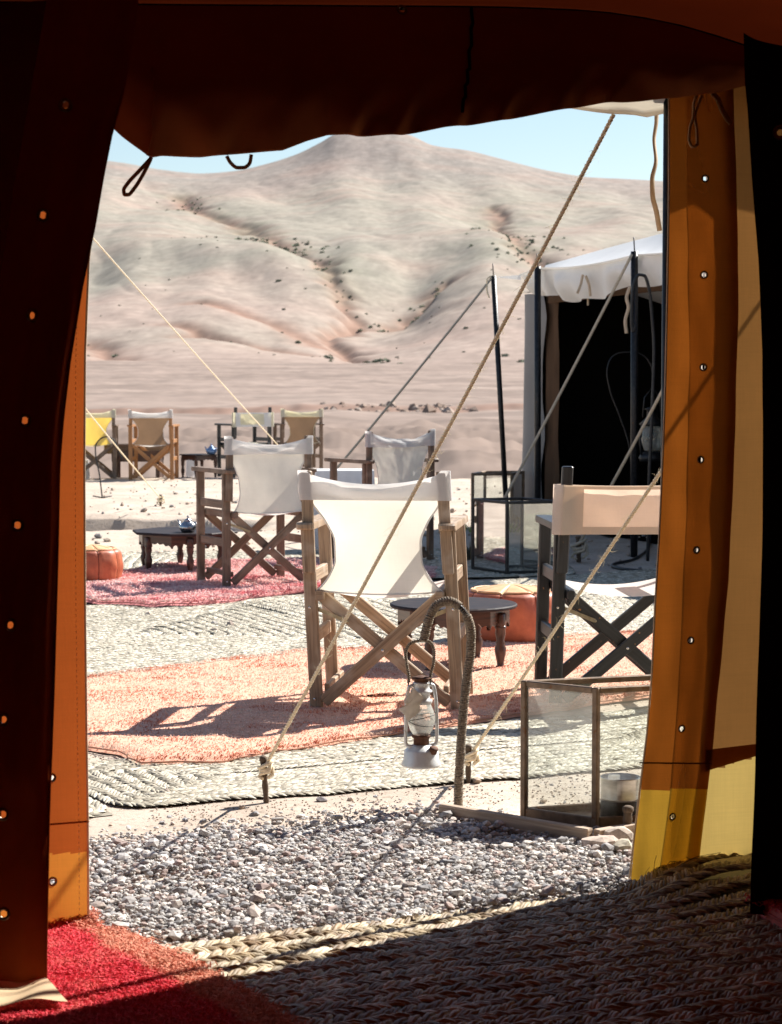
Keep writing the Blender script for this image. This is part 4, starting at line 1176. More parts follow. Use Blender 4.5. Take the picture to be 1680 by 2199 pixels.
rug('shaggy_rug', 'pink and crimson shaggy rug under the left wooden chair and octagonal table', [(150, 1270), (230, 1245), (420, 1215), (620, 1212), (800, 1218), (930, 1232), (925, 1252), (800, 1262), (645, 1277), (560, 1290), (480, 1300), (400, 1307), (330, 1309), (250, 1303), (150, 1296)],
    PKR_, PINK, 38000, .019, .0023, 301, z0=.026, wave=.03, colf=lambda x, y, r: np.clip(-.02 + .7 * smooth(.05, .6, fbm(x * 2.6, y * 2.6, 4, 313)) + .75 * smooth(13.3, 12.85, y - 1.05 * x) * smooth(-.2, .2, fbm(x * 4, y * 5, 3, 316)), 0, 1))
CRIM = [(.72, .07, .095), (.78, .11, .13), (.64, .05, .075)]
PCH2 = [(.74, .36, .25), (.70, .32, .22)]
def frc(x, y, r):
    e0, e1 = ground(225, 2006)[:2], ground(560, 2192)[:2]
    d = (e1 - e0) / np.linalg.norm(e1 - e0); s = (x - e0[0]) * d[1] - (y - e0[1]) * d[0]
    return smooth(.055, .095, s + pnoise(x * 16, y * 16, 405) * .02)
rug('shaggy_rug', 'crimson rug with a peach border on the tent floor by the left curtain', [(-260, 2012), (100, 2006), (195, 2006), (250, 2022), (300, 2046), (390, 2082), (450, 2118), (520, 2160), (575, 2196), (640, 2240), (720, 2330), (-300, 2330)],
    CRIM, PCH2, 90000, .012, .0012, 401, z0=.02, wave=.012, colf=frc, curl=lambda x, y: .022 * np.exp(-((y - 4.72) / .05) ** 2))
rug('shaggy_rug', 'dark red rug corner on the floor under the right black curtain', [(1620, 1975), (1760, 1965), (1900, 2000), (1900, 2060), (1700, 2020)], CRIM, PCH2, 4000, .013, .0016, 501, z0=.05, wave=.01, colf=lambda x, y, r: np.full(x.shape, .9))
# ------------------------------------------------------------------ folding chairs
def stadium(hx, y0, y1, n=72):
    """closed loop round both posts, front and back cloth"""
    r = (y1 - y0) / 2; yc = (y0 + y1) / 2; pts = []
    for x in np.linspace(-hx + r, hx - r, n // 2 - 8): pts.append((x, y0))
    for a in np.linspace(-90, 90, 9)[1:-1]: pts.append((hx - r + r * math.cos(math.radians(a)), yc + r * math.sin(math.radians(a))))
    for x in np.linspace(hx - r, -hx + r, n // 2 - 8): pts.append((x, y1))
    for a in np.linspace(90, 270, 9)[1:-1]: pts.append((-hx + r + r * math.cos(math.radians(a)), yc + r * math.sin(math.radians(a))))
    return np.array(pts)
HW_S = [0, .12, .3, .5, .68, .84, .95, 1]; HW_W = [.253, .232, .188, .160, .160, .182, .212, .232]
def chair(label, loc, rz, wd, cv, bd, seatm, style='high', rack=0.0, group=None, fold=0.0, seed=1, detail=True, hemm=None, full=0.0):
    t = thing('folding_chair', label, 'chair', (loc[0], loc[1], loc[2] if len(loc) > 2 else 0), rz, group)
    sh = lambda m: m.shear(rack)
    X, Y = .262, .20
    def put(m, name, mat, par=t, smooth=False): return sh(m).build(name, mat, par, smooth)
    for sx in (-1, 1):
        for sy in (-1, 1):
            m = MB(); m.bar((sx * X, sy * Y, 0), (sx * X, sy * Y, .667), .030, .048, (1, 0, 0)); leg = put(m, 'leg', wd)
            if detail and sy < 0:
                for zz in (.375, .035):
                    b = MB(); b.lathe([(.0055, 0), (.005, .003), (.002, .004)], (sx * X + sx * .004, -Y - .0145, zz), 10, (0, -1, 0)); put(b, 'bolt', M['steel'], leg)
        yp = -Y - .0275
        top = .882 if style == 'high' else .905
        m = MB(); m.bar((sx * (X - .006), yp, .505), (sx * (X - .012), yp + (0 if style == 'high' else -.015), top), .042, .024, (0, 1, 0)); put(m, 'back_post', wd)
        # arm: rounded plank
        poly = []
        for a in np.linspace(180, 360, 9): poly.append((sx * X + .032 * math.cos(math.radians(a)), (-.255 if style == 'high' else -.222) + .020 * math.sin(math.radians(a))))
        for a in np.linspace(0, 180, 9): poly.append((sx * X + .032 * math.cos(math.radians(a)), .265 + .024 * math.sin(math.radians(a))))
        m = MB(); m.prism(poly, .667, .692, .006); m.uv = [[(p[1], p[0]) for p in f] for f in m.uv]; put(m, 'armrest', wd)
        for zz in (.485, .262):
            m = MB(); m.bar((sx * X, -Y + .016, zz), (sx * X, Y - .016, zz), .020, .048, (0, 0, 1)); put(m, 'side_rail', wd)
        m = MB(); m.bar((sx * .222, -.255, .425), (sx * .222, .235, .425), .030, .042, (0, 0, 1)); put(m, 'seat_rail', wd)
        m = MB(); m.bar((sx * .222, -.19, .075), (sx * .222, .19, .075), .020, .03, (0, 0, 1)); put(m, 'stretcher', wd)
        if detail:
            m = MB(); m.bar((sx * .244, -Y - .0, .372), (sx * .125, -Y - .026, .325), .003, .014, (0, 0, 1), bev=.05); m.lathe([(.006, 0), (.006, .004), (.003, .006)], (sx * .125, -Y - .026, .325), 8, (0, -1, 0)); put(m, 'brace', M['brace'])
    for (yy, s) in ((-.222, 1), (-.196, -1), (.196, 1), (.222, -1)):
        a, b = np.array((-.232 * s, yy, .028)), np.array((.218 * s, yy, .415))
        m = MB(); m.bar(a, b, .021, .046, (0, 1, 0) if False else (-(b-a)[2] * 1, 0, (b-a)[0])); c = put(m, 'cross_slat', wd)
        if detail and yy == -.222:
            q = MB(); q.lathe([(.006, 0), (.0055, .003), (.002, .0045)], (.0, yy - .0105, .222), 10, (0, -1, 0)); put(q, 'bolt', M['steel'], c)
    # cloth
    r_ = seed
    if style == 'high':
        S, T = np.meshgrid(np.linspace(0, 1, 40), np.linspace(-1, 1, 41), indexing='ij')
        hw = herm(HW_S, np.array(HW_W) + full * np.sin(np.pi * np.array(HW_S)), S[:, 0])[:, None]
        Xc = hw * T; Zc = .80 + (.442 - .80) * S - .012 * (1 - T ** 2) * smooth(.8, 1, S)
        Yc = -Y - .018 + .012 * np.sin(np.pi * S) - .02 * (1 - T ** 2) * np.sin(np.pi * S * .9 + .2) - .022 * S
        Yc = Yc + fold * .022 * np.sin(T * 7 + S * 5 + seed) * (1 - S) * .4 + fold * fbm(T * 1.6 + seed, S * 1.9, 3, 7) * .022
        G = np.stack((Xc, Yc, Zc), -1)
        m = MB(); m.grid(G); o = put(m, 'back_canvas', cv, t, True)
        for k in (0, -1):
            q = MB(); q.tube(G[:, k], .0035, 6); put(q, 'hem', bd, o, True)
        q = MB(); q.tube(G[-1], .0035, 6); put(q, 'hem', bd, o, True)
        z0, z1, ya, yb, hx = .775, .884, -Y - .042, -Y - .012, .283
    else:
        z0, z1, ya, yb, hx = .652, .838, -Y - .078, -Y - .012, .302
    loop = stadium(hx, ya, yb)
    nz = 14; G = np.zeros((len(loop), nz, 3))
    for j, q in enumerate(np.linspace(0, 1, nz)):
        xx, yy = loop[:, 0], loop[:, 1]
        inn = np.clip(1 - (np.abs(xx) / (hx - .035)) ** 2, 0, 1)
        sag = (.050 if style == 'high' else .006) * np.where(inn > 0, .25 + .75 * inn, 0) * (inn > 0)
        zt = z1 - sag + fold * .02 * pnoise(xx * 9 + seed, yy * 0 + .5, 8)
        if fold: zt = zt - fold * .035 * np.exp(-((xx - .02 * seed) / .05) ** 2)
        z = z0 + fold * .015 * np.sin(xx * 8 + seed) + (zt - z0) * q
        gap = (yb - ya) * .42 * np.clip(inn * 2.2, 0, 1)
        y = yy + np.where(yy < (ya + yb) / 2, gap * 1.0, -gap * .6)
        dy = (fbm(xx * 4 + seed, q * 1.2 + yy * 0, 3, 9) * .010 * (1 + 3 * fold) + fold * .02 * np.sin(xx * 14 + q * 4 + seed)) * np.clip(inn * 2, 0, 1)
        G[:, j] = np.stack((xx, y + dy - .02 * inn, z), -1)
    m = MB(); m.grid(G, closed_u=True); o = put(m, 'back_band', bd, t, True)
    if style == 'low':
        for (j0, j1) in ((0, 2), (12, 13)):
            H = G[4:len(loop) // 2 - 10, j0:j1 + 1].copy(); H[..., 1] -= .0022
            q = MB(); q.grid(H); put(q, 'hem', hemm or M['hem'], o, True)
        for (i0, i1) in ((0, 5), (len(loop) // 2 - 14, len(loop) // 2 - 8)):
            H = G[i0:i1].copy(); H[..., 1] -= .003
            q = MB(); q.grid(H); put(q, 'hem', hemm or M['hem'], o, True)
    S, T = np.meshgrid(np.linspace(-.245, .24, 16), np.linspace(-1, 1, 21), indexing='ij')
    G = np.stack((T * .232, S, .452 - .035 * (1 - T ** 2) + (np.abs(T) > .97) * -.01), -1)
    m = MB(); m.grid(G); put(m, 'seat_canvas', seatm, t, True)
    return t
def foot(u, v, rz, rack=0.0, side=-1):
    """origin of a chair whose rear leg (side -1 left, 1 right) stands at u, v"""
    g = ground(u, v); c, s = math.cos(rz), math.sin(rz)
    lx, ly = side * .262, -.20
    return (g[0] - (c * lx - s * ly), g[1] - (s * lx + c * ly))
R_ = math.radians
CG = 'safari chairs set out around the camp'
def zlift(p, z): return (p[0], p[1], z)
chair('weathered wooden folding chair with cream sling, nearest on the orange rug', zlift(foot(681, 1533, R_(-7)), .022), R_(-7), M['wood'], M['canvas'], M['band'], M['canvas'], 'high', -.052, CG, 0, 2)
chair('dark wooden folding chair with wrinkled cream sling on the pink rug', zlift(foot(487, 1273, R_(27)), .03), R_(27), M['wood_dark'], M['canvas2'], M['band'], M['canvas2'], 'high', 0, CG, .1, 3, full=.028)
chair('wooden folding chair with crumpled white headband behind the nearest chair', zlift(foot(786, 1216, R_(34)), .02), R_(34), M['wood_dark'], M['canvas2'], M['band'], M['canvas2'], 'high', .0, CG, .35, 5, full=.02)
chair('black painted folding chair with a peach backlit back panel', zlift(foot(1192, 1524, R_(4)), .012), R_(4), M['wood_black'], M['peach'], M['peach'], M['canvas'], 'low', .028, CG, 0, 4)
FARG = CG
chair('far chair with a glowing yellow sling beside the left tent flap', foot(247, 1029, R_(4), side=1), R_(4), M['wood_dark'], M['yellow'], M['cream2'], M['yellow'], 'high', 0, FARG, .1, 6, False)
chair('far chair of orange wood with tan sling and white band', foot(281, 1030, R_(-3)), R_(-3), M['wood_orange'], M['tan'], M['band'], M['canvas'], 'high', 0, FARG, .1, 7, False)
chair('far black chair with a low pale yellow back panel', foot(502, 1026, R_(32)), R_(32), M['wood_black'], M['cream2'], M['cream2'], M['cream2'], 'low', 0, FARG, .1, 8, False, M['white_cloth'])
chair('far chair with tan brown sling right of the black one', foot(606, 1024, R_(16)), R_(16), M['wood_dark'], M['tan'], M['cream2'], M['canvas'], 'high', 0, FARG, .1, 9, False)

# ------------------------------------------------------------------ low tables and what stands on them
LEG = [(.020, 0), (.013, .006), (.016, .03), (.022, .06), (.024, .085), (.017, .10), (.020, .108), (.015, .118), (.022, .15), (.020, .17), (.026, .178), (.020, .186)]
def low_table(label, c, sides, rad, h, rz, group=None, zb=0.0, nleg=None, scal=True, legs_r=.82):
    t = thing('low_table', label, 'table', (c[0], c[1], zb), rz, group)
    ang = [2 * math.pi * (k + .5) / sides for k in range(sides)]
    poly = [(rad * math.cos(a), rad * math.sin(a)) for a in ang]
    m = MB(); m.prism(poly, h - .016, h, .005); m.build('table_top', M['table_top'], t, smooth=False)
    ar = rad * .88; na = 8 if sides > 8 else sides
    aa = [2 * math.pi * (k + .5) / na for k in range(na)]
    ah = .085
    for k in range(na):
        a, b = np.array((ar * math.cos(aa[k]), ar * math.sin(aa[k]))), np.array((ar * math.cos(aa[(k+1) % na]), ar * math.sin(aa[(k+1) % na])))
        n = 24; V, F = [], []
        inn = -(a + b) / np.linalg.norm(a + b) * .018
        for i in range(n + 1):
            s = i / n; p = a + (b - a) * s
            dz = (.014 * abs(math.sin(s * math.pi * 5)) + .02 * math.sin(s * math.pi)) if scal else 0
            for q in (p, p + inn): V += [(q[0], q[1], h - .0165), (q[0], q[1], h - ah - .012 + dz)]
        for i in range(n):
            o = i * 4
            F += [(o, o+4, o+5, o+1), (o+2, o+3, o+7, o+6), (o+1, o+5, o+7, o+3)]
        m = MB(); m.add(V, F, [[(V[i][0] + V[i][1], V[i][2]) for i in f] for f in F]); m.build('apron', M['wood_table'], t, smooth=False)
    nl = nleg or na
    lh = h - .04
    for k in range(nl):
        a = 2 * math.pi * (k + .5) / nl
        m = MB(); m.lathe([(r * 1.05, z / .186 * lh * .8) for r, z in LEG], (ar * .93 * math.cos(a), ar * .93 * math.sin(a), 0), 14)
        q = ar * .93
        m.bar((q * math.cos(a), q * math.sin(a), lh * .72), (q * math.cos(a), q * math.sin(a), h - .03), .042, .042, (math.cos(a), math.sin(a), 0))
        m.build('leg', M['wood_table'], t)
    return t
c1 = ground(398, 1232); low_table('low dark octagonal table with turned legs on the pink rug', c1, 8, .35, .25, R_(12), None, .03, 6)
c2 = ground(974, 1440); low_table('low dark round table with turned legs behind the rope wound hook', c2, 40, .272, .26, R_(16), None, .03, 4)
c3 = ground(428, 1025); low_table('small low reddish table beside the far black chair', c3, 4, .26, .30, R_(40), None, 0, 4)
def teapot(label, p, s, mat, handle=True):
    t = thing('teapot', label, 'teapot', p, 2.4)
    m = MB(); m.lathe([(.04*s, 0), (.055*s, .004*s), (.075*s, .03*s), (.078*s, .05*s), (.06*s, .08*s), (.035*s, .095*s), (.034*s, .10*s)], (0, 0, 0), 24); b = m.build('body', mat, t)
    m = MB(); m.lathe([(.036*s, .10*s), (.03*s, .112*s), (.01*s, .122*s), (.008*s, .13*s), (.013*s, .138*s), (.003*s, .148*s)], (0, 0, 0), 18); m.build('lid', mat, t)
    m = MB(); m.tube([(.07*s, 0, .03*s), (.10*s, 0, .05*s), (.115*s, 0, .085*s), (.135*s, 0, .105*s)], [.014*s, .012*s, .008*s, .006*s], 10); m.build('spout', mat, t)
    m = MB(); m.tube([(-.05*s, 0, .085*s), (-.10*s, 0, .095*s), (-.115*s, 0, .06*s), (-.07*s, 0, .03*s)], .006*s, 8); m.build('handle', mat, t)
    return t
M['silver'] = pbr('tarnished silver', (.25, .27, .30), (.5, .52, .55), 12, .22, .9, .1)
M['blue'] = pbr('blue enamel', (.10, .2, .42), (.2, .35, .6), 12, .3, .2, .1)
teapot('round silver teapot on the octagonal table behind the chair leg', (ground(404, 1143, .28)[0], ground(404, 1143, .28)[1], .28), .72, M['silver'])
teapot('small blue and white pot on the far low table', (ground(437, 982, .30)[0] + 0, c3[1], .30), .9, M['blue'])
# far serving table with a cloth, and the cloth covered table between the chairs
def big_table(label, p, lx, ly, h, rz):
    t = thing('serving_table', label, 'table', p, rz)
    m = MB()
    for k in range(4): m.bar((-lx/2 - .1, -ly/2 + ly * (k + .5) / 4, h), (lx/2 + .1, -ly/2 + ly * (k + .5) / 4, h), ly / 4 - .004, .025, (0, 1, 0)); m.build('plank', M['wood_dark'], t, False); m = MB()
    for sx in (-1, 1):
        for sy in (-1, 1):
            m = MB(); m.bar((sx * lx/2 * .9, sy * ly/2 * .9, 0), (sx * lx/2 * .9, sy * ly/2 * .9, h - .013), .05, .05, (1, 0, 0)); m.build('leg', M['wood_table'], t, False)
    for sy in (-1, 1):
        m = MB(); m.bar((-lx/2, sy * ly/2 * .93, h - .09), (lx/2, sy * ly/2 * .93, h - .09), .02, .14, (0, 0, 1)); m.build('apron', M['wood_table'], t, False)
    for sx in (-1, 1):
        m = MB(); m.bar((sx * lx/2 * .93, -ly/2 * .9, h - .3), (sx * lx/2 * .93, ly/2 * .9, h - .3), .02, .5, (0, 0, 1)); m.build('side_panel', M['wood_table'], t, False)
    return t
bp = ground(340, 1010); bt = big_table('low dark wooden serving table behind the far orange chair', (bp[0] - .02, 28.0 - .5, -.05), .62, .5, .42, 0)
def cloth_drop(name, label, p, w, d, h, mat, rz=0, cat='cloth', seed=0, top=True):
    """a cloth hanging in folds over a block: top and four falling sides"""
    n = 120; V = []
    per = []
    for (a, b, k) in (((-w/2, -d/2), (w/2, -d/2), 40), ((w/2, -d/2), (w/2, d/2), 20), ((w/2, d/2), (-w/2, d/2), 40), ((-w/2, d/2), (-w/2, -d/2), 20)):
        for i in range(k): per.append((a[0] + (b[0]-a[0]) * i / k, a[1] + (b[1]-a[1]) * i / k))
    per = np.array(per); G = []
    for q in np.linspace(0, 1, 12):
        f = 1 + .10 * q * (1 + .8 * np.sin(np.arange(len(per)) * .9 + seed)) ; z = h * (1 - q) + .02 * np.sin(np.arange(len(per)) * .35) * q + .012
        G.append(np.column_stack((per * f[:, None], np.broadcast_to(z, len(per)))))
    G = np.array(G).transpose(1, 0, 2)
    m = MB(); m.grid(G, closed_u=True)
    o = len(per); m.add([tuple(g) for g in G[:, 0]], [tuple(range(o))])
    ob = m.build(name, mat, None, True, p); ob.rotation_euler = (0, 0, rz)
    return tag(ob, label, cat)
p = at_y(722, 1012, 15.6); cloth_drop('tablecloth', 'pale cloth over a low block between the two middle chairs', (p[0] + .06, p[1], 0), .42, .4, float(p[2]), M['white_cloth'], .05, 'tablecloth', 2)
p = ground(418, 1024); cloth_drop('cloth', 'white cloth hanging beside the far low table', (p[0] - .05, p[1] + .15, -.02), .12, .1, .27, M['white_cloth'], .3, 'cloth', 1)
p = ground(232, 1008); cloth_drop('cloth', 'pale blue cloth bundle under the far yellow chair', (p[0], 27.3, -.04), .22, .2, .26, M['white_cloth'], .1, 'cloth', 3)

# ------------------------------------------------------------------ leather poufs
def pouf(label, c, r, h, rz, zb=0.0, nseg=8, sx=1.0):
    t = thing('leather_pouf', label, 'pouf', (c[0], c[1], zb), rz)
    N, K = 96, 30; V = np.zeros((N, K, 3))
    for j in range(K):
        q = j / (K - 1)
        if q < .8:
            s = q / .8; z = h * .96 * s; rr = r * (1 - .09 * abs(2 * s - 1) ** 5 - .02 * math.sin(s * 9)); 
        else:
            s = (q - .8) / .2; z = h * .96 + .035 * math.sin(s * math.pi / 2); rr = r * .90 * (1 - s) + 0.001
        for i in range(N):
            a = 2 * math.pi * i / N; ph = (a / (2 * math.pi) * nseg) % 1
            g = math.exp(-(min(ph, 1 - ph) / .05) ** 2); pf = math.sin(ph * math.pi)
            k = 1 + (.035 * pf - .03 * g) * (1 if q < .8 else max(0, 1 - s * 1.3))
            k += float(pnoise(np.array(a * 3), np.array(z * 14), 120)) * .05 * (q < .8)
            V[i, j] = (rr * k * math.cos(a) * sx, rr * k * math.sin(a), z - (.012 * g if q >= .8 else 0))
    m = MB(); m.grid(V[:, :25], closed_u=True); b = m.build('body', M['leather'], t)
    m = MB(); m.grid(V[:, 24:], closed_u=True); m.build('top_panel', M['leather_pale'], t)
    m = MB(); m.tube([V[i, 24] * 1.012 for i in range(N)], .006, 6, closed=True); m.build('piping', M['leather_pale'], t)
    for k in range(nseg):
        i = int(N * k / nseg); m = MB(); m.tube([V[i, j] * np.array((1.004, 1.004, 1)) for j in range(1, 25)], .0028, 5); m.build('seam', M['seam'], t)
    return t
g = ground(1098, 1382); pouf('orange leather pouf with pale top behind the round table', g, .232, .235, .5, .02, 8)
g = ground(196, 1256); pouf('smaller orange leather pouf half hidden by the left flap', g, .185, .19, .4, .03, 8)
# ------------------------------------------------------------------ guy ropes and tent pegs
def twisted(m, P, r, pitch, strands=3, sides=5, seg=8):
    P = np.asarray(P, float); L = np.concatenate(([0], np.cumsum(np.linalg.norm(np.diff(P, axis=0), axis=1))))
    n = max(4, int(L[-1] / pitch * seg)); s = np.linspace(0, L[-1], n)
    C = np.stack([np.interp(s, L, P[:, k]) for k in range(3)], -1)
    T = np.gradient(C, axis=0); T /= np.linalg.norm(T, axis=1, keepdims=True)
    ref = np.array((0, 0, 1.0)) if abs(T[0][2]) < .9 else np.array((0, 1.0, 0))
    N = np.cross(T, ref); N /= np.maximum(np.linalg.norm(N, axis=1, keepdims=True), 1e-9); B = np.cross(T, N)
    for k in range(strands):
        a = s / pitch * 2 * math.pi + 2 * math.pi * k / strands
        Q = C + (N * np.cos(a)[:, None] + B * np.sin(a)[:, None]) * r * .5
        m.tube(Q, r * .56, sides)
    return C, N, B
def sagged(a, b, sag, n=40):
    t = np.linspace(0, 1, n)[:, None]
    P = np.array(a)[None] * (1 - t) + np.array(b)[None] * t
    P[:, 2] -= (4 * t[:, 0] * (1 - t[:, 0])) * sag
    return P
def guy_rope(label, a, b, r, mat, sag=.01, fuzz=0, knot=None, group='guy ropes of the tents', simple=False):
    t = thing('guy_rope', label, 'rope', (b[0], b[1], b[2]), 0, group)
    o = np.array(b, float); P = sagged(a, b, sag) - o
    m = MB()
    if simple: m.tube(P, r, 7); C = P
    else: C, N, B = twisted(m, P, r, r * 5.2)
    m.build('rope', mat, t)
    if fuzz:
        rr = np.random.default_rng(int(abs(o[0]) * 1000) + 3); m = MB()
        for k in range(fuzz):
            i = int(rr.integers(2, len(C) - 2)); an = rr.uniform(0, 6.28)
            d = (N[i] * math.cos(an) + B[i] * math.sin(an)); tt = (C[i+1] - C[i-1]); tt /= np.linalg.norm(tt)
            l = rr.uniform(.006, .022)
            p0 = C[i] + d * r * .9; p1 = p0 + d * l * .5 + tt * l * rr.normal() * .4; p2 = p1 + d * l * .4 + tt * l * rr.normal() * .6
            m.tube([p0, p1, p2], [.00042, .00036, .0002], 3)
        tag(m.build('loose_fibres', M['fibre'], t), kind='stuff')
    if knot:
        m = MB(); kr, kh = knot
        for k in range(3):
            R = kr * (1 - .12 * k); ang = np.linspace(0, 2 * math.pi, 26, endpoint=False); tl = (.5, -.35, .2)[k]
            Q = np.stack((R * np.cos(ang), R * .9 * np.sin(ang), kh * (.15 - .32 * k) + np.cos(ang + k * 2) * R * tl), -1)
            m.tube(Q, r * 1.05, 7, closed=True)
        m.tube([(0, 0, kh * .5), (kr * .9, -kr * .5, kh * .1), (kr * .6, -kr * .9, -kh * .5), (-kr * .7, -kr * .8, -kh * .75), (-kr * 1.0, -kr * .1, -kh * 1.1), (-kr * .4, -kr * .9, -kh * 1.25)], r, 7)
        m.tube([(kr * .2, kr * .2, kh * .55), (kr * 1.1, -kr * .2, -kh * .2), (kr * 1.15, -kr * .4, -kh * .85), (kr * .4, -kr * .8, -kh * 1.15)], r, 7)
        m.build('knot', mat, t)
    return t
def peg(label, p, h, r, mat, lean=(0, 0), group='wooden tent pegs'):
    t = thing('tent_peg', label, 'peg', p, 0, group)
    m = MB(); n = 12; P = [(lean[0] * k / n, lean[1] * k / n, -.05 + (h + .05) * k / n) for k in range(n + 1)]
    m.tube(P, [r * (.75 + .3 * k / n + .12 * math.sin(k * 2.1)) for k in range(n + 1)], 9)
    m.build('shaft', mat, t)
    m = MB(); m.lathe([(r * .9, 0), (r * 1.25, .006), (r * 1.2, .016), (r * .7, .02)], (lean[0], lean[1], h - .004), 10); m.build('head', mat, t)
    return t
p1 = ground(575, 1726); peg('gnarled wooden tent peg in front of the straw mat, first from the left', p1, .125, .0095, M['bark'], (-.012, .0))
a1 = wall_pt(1318, 246, AW); guy_rope('thick pale hemp rope knotted to the left peg, crossing in front of the nearest chair', a1, p1 + np.array((-.006, 0, .112)), .0056, M['rope'], .012, 260, (.019, .028))
p2 = ground(1006, 1683); peg('wooden tent peg just behind the foot of the rope wound hook', p2, .105, .0095, M['bark'], (.0, .0))
a2 = wall_pt(1985, 150, AW); guy_rope('thick pale hemp rope knotted to the peg behind the rope wound hook', a2, p2 + np.array((.008, 0, .092)), .0056, M['rope'], .012, 260, (.019, .024))
p3 = ground(345, 1087); peg('small tent peg out on the sand before the far chairs', p3, .10, .014, M['bark'])
guy_rope('thin pale rope pegged to the sand in front of the far chairs', at_y(60, 722, 16.0), p3 + np.array((0, 0, .08)), .006, M['rope'], .02, 0, (.035, .05), simple=True)
p4 = ground(662, 1040); peg('far tent peg hidden beyond the pink rug chair', p4, .10, .014, M['bark'])
guy_rope('thin pale rope slanting over the far black chair', at_y(60, 352, 12.5), p4 + np.array((0, 0, .08)), .0052, M['rope'], .02, 0, None, simple=True)

# ------------------------------------------------------------------ rope wound crook with the storm lantern
def crook(label, base, pts, r, mat, name='shepherd_hook', cat='lantern hook', wound=None, n=90, group=None, foot_=False):
    t = thing(name, label, cat, base, 0, group)
    P = np.array(pts, float) - np.array(base); s = np.linspace(0, len(P) - 1, n)
    Q = np.stack([herm(range(len(P)), P[:, c], s) for c in range(3)], -1)
    m = MB(); m.tube(Q, r, 10); m.build('rod', mat, t)
    if wound:
        L = np.concatenate(([0], np.cumsum(np.linalg.norm(np.diff(Q, axis=0), axis=1)))); pitch, wr = wound
        k = int(L[-1] / pitch * 12); ss = np.linspace(0, L[-1], k); C = np.stack([np.interp(ss, L, Q[:, c]) for c in range(3)], -1)
        T = np.gradient(C, axis=0); T /= np.linalg.norm(T, axis=1, keepdims=True); N = np.cross(T, (0, 1.0, 0)); N /= np.maximum(np.linalg.norm(N, axis=1, keepdims=True), 1e-9); B = np.cross(T, N)
        a = np.arange(k) / 12 * 2 * math.pi; jit = 1 + .22 * pnoise(ss * 90, ss * 0, 130)
        gap = np.where((ss > L[-1] * .735) & (ss < L[-1] * .775), .2, 1)
        m = MB(); m.tube(C + (N * np.cos(a)[:, None] + B * np.sin(a)[:, None]) * ((r + wr * .6) * jit)[:, None] + T * (pnoise(ss * 60, ss * 0 + 2, 131) * pitch * .6)[:, None], wr * gap, 5); m.build('winding', M['cord'], t)
    if foot_:
        m = MB(); m.tube([(-.10, 0, .02), (0, 0, .0), (.10, .02, .02)], r, 6); m.build('foot', mat, t)
    return t
hb = ground(984, 1744); HYD = hb[1]
hk = [at_y(984, 1760, HYD), at_y(985, 1700, HYD), at_y(990, 1600, HYD), at_y(996, 1520, HYD), at_y(1004, 1450, HYD), at_y(1011, 1400, HYD), at_y(1012, 1360, HYD), at_y(1004, 1326, HYD), at_y(986, 1302, HYD), at_y(964, 1291, HYD), at_y(942, 1297, HYD), at_y(926, 1318, HYD), at_y(917, 1345, HYD), at_y(910, 1376, HYD)]
crook('short iron crook wound with grey cord standing behind the gravel', hb, hk, .0075, M['metal_dark'], wound=(.0062, .0042), n=140)
def pz(v): return at_y(905, v, HYD)[2]
lx = at_y(905, 1600, HYD)[0]
PXM = HYD / FPX
lan = thing('storm_lantern', 'pale tin storm lantern with glass globe hanging from the cord wound crook', 'lantern', (lx, HYD, pz(1645)))
B0 = pz(1645)
def H(v): return pz(v) - B0
def RR(px): return px * PXM
m = MB(); m.lathe([(RR(40), 0), (RR(43), .003), (RR(43), .007), (RR(39), H(1632)), (RR(37), H(1612)), (RR(34), H(1608)), (RR(22), H(1600)), (RR(17), H(1598))], (0, 0, 0), 36); m.build('tank', M['galv'], lan)
m = MB(); m.lathe([(RR(17), H(1598)), (RR(17), H(1585)), (RR(21), H(1582)), (RR(21), H(1578)), (RR(16), H(1577))], (0, 0, 0), 28); m.build('burner', M['rust'], lan)
m = MB(); m.lathe([(RR(18), H(1577)), (RR(25), H(1566)), (RR(30), H(1550)), (RR(30), H(1540)), (RR(27), H(1526)), (RR(22), H(1515)), (RR(20), H(1510))], (0, 0, 0), 36); m.f = m.f[:-2]; m.uv = m.uv[:-2]; m.build('globe', M['globe'], lan)
m = MB(); m.lathe([(RR(22), H(1511)), (RR(24), H(1507)), (RR(24), H(1503)), (RR(19), H(1500)), (RR(19), H(1488)), (RR(24), H(1486)), (RR(24), H(1483)), (RR(18), H(1479)), (RR(18), H(1468)), (RR(20), H(1466)), (RR(15), H(1464))], (0, 0, 0), 32); m.build('chimney', M['galv'], lan)
m = MB(); m.lathe([(RR(15), H(1464)), (RR(14), H(1459)), (RR(21), H(1457)), (RR(22), H(1455)), (RR(10), H(1452)), (RR(4), H(1450))], (0, 0, 0), 28); m.build('cap', M['rust'], lan)
for sx in (-1, 1):
    y0 = -.012 if sx < 0 else .016
    pts = [(sx * RR(17), y0, H(1602)), (sx * RR(30), y0, H(1600)), (sx * RR(34), y0, H(1590)), (sx * RR(34), y0, H(1560)), (sx * RR(33), y0, H(1520)), (sx * RR(30), y0, H(1490)), (sx * RR(26), y0, H(1474)), (sx * RR(17), y0 * .5, H(1470))]
    s = np.linspace(0, len(pts) - 1, 40); P = np.array(pts)
    m = MB(); m.tube(np.stack([herm(range(len(P)), P[:, c], s) for c in range(3)], -1), .0052, 10); m.build('side_tube', M['galv'], lan)
for q, (za, zb) in enumerate(((1532, 1545), (1556, 1538))):
    a = np.linspace(0, 2 * math.pi, 40, endpoint=False); zz = (H(za) + H(zb)) / 2 + np.cos(a + q) * (H(za) - H(zb)) / 2
    m = MB(); m.tube(np.column_stack((RR(31) * np.cos(a), RR(31) * np.sin(a), zz)), .0011, 5, closed=True); m.build('wire_guard', M['metal_dark'], lan)
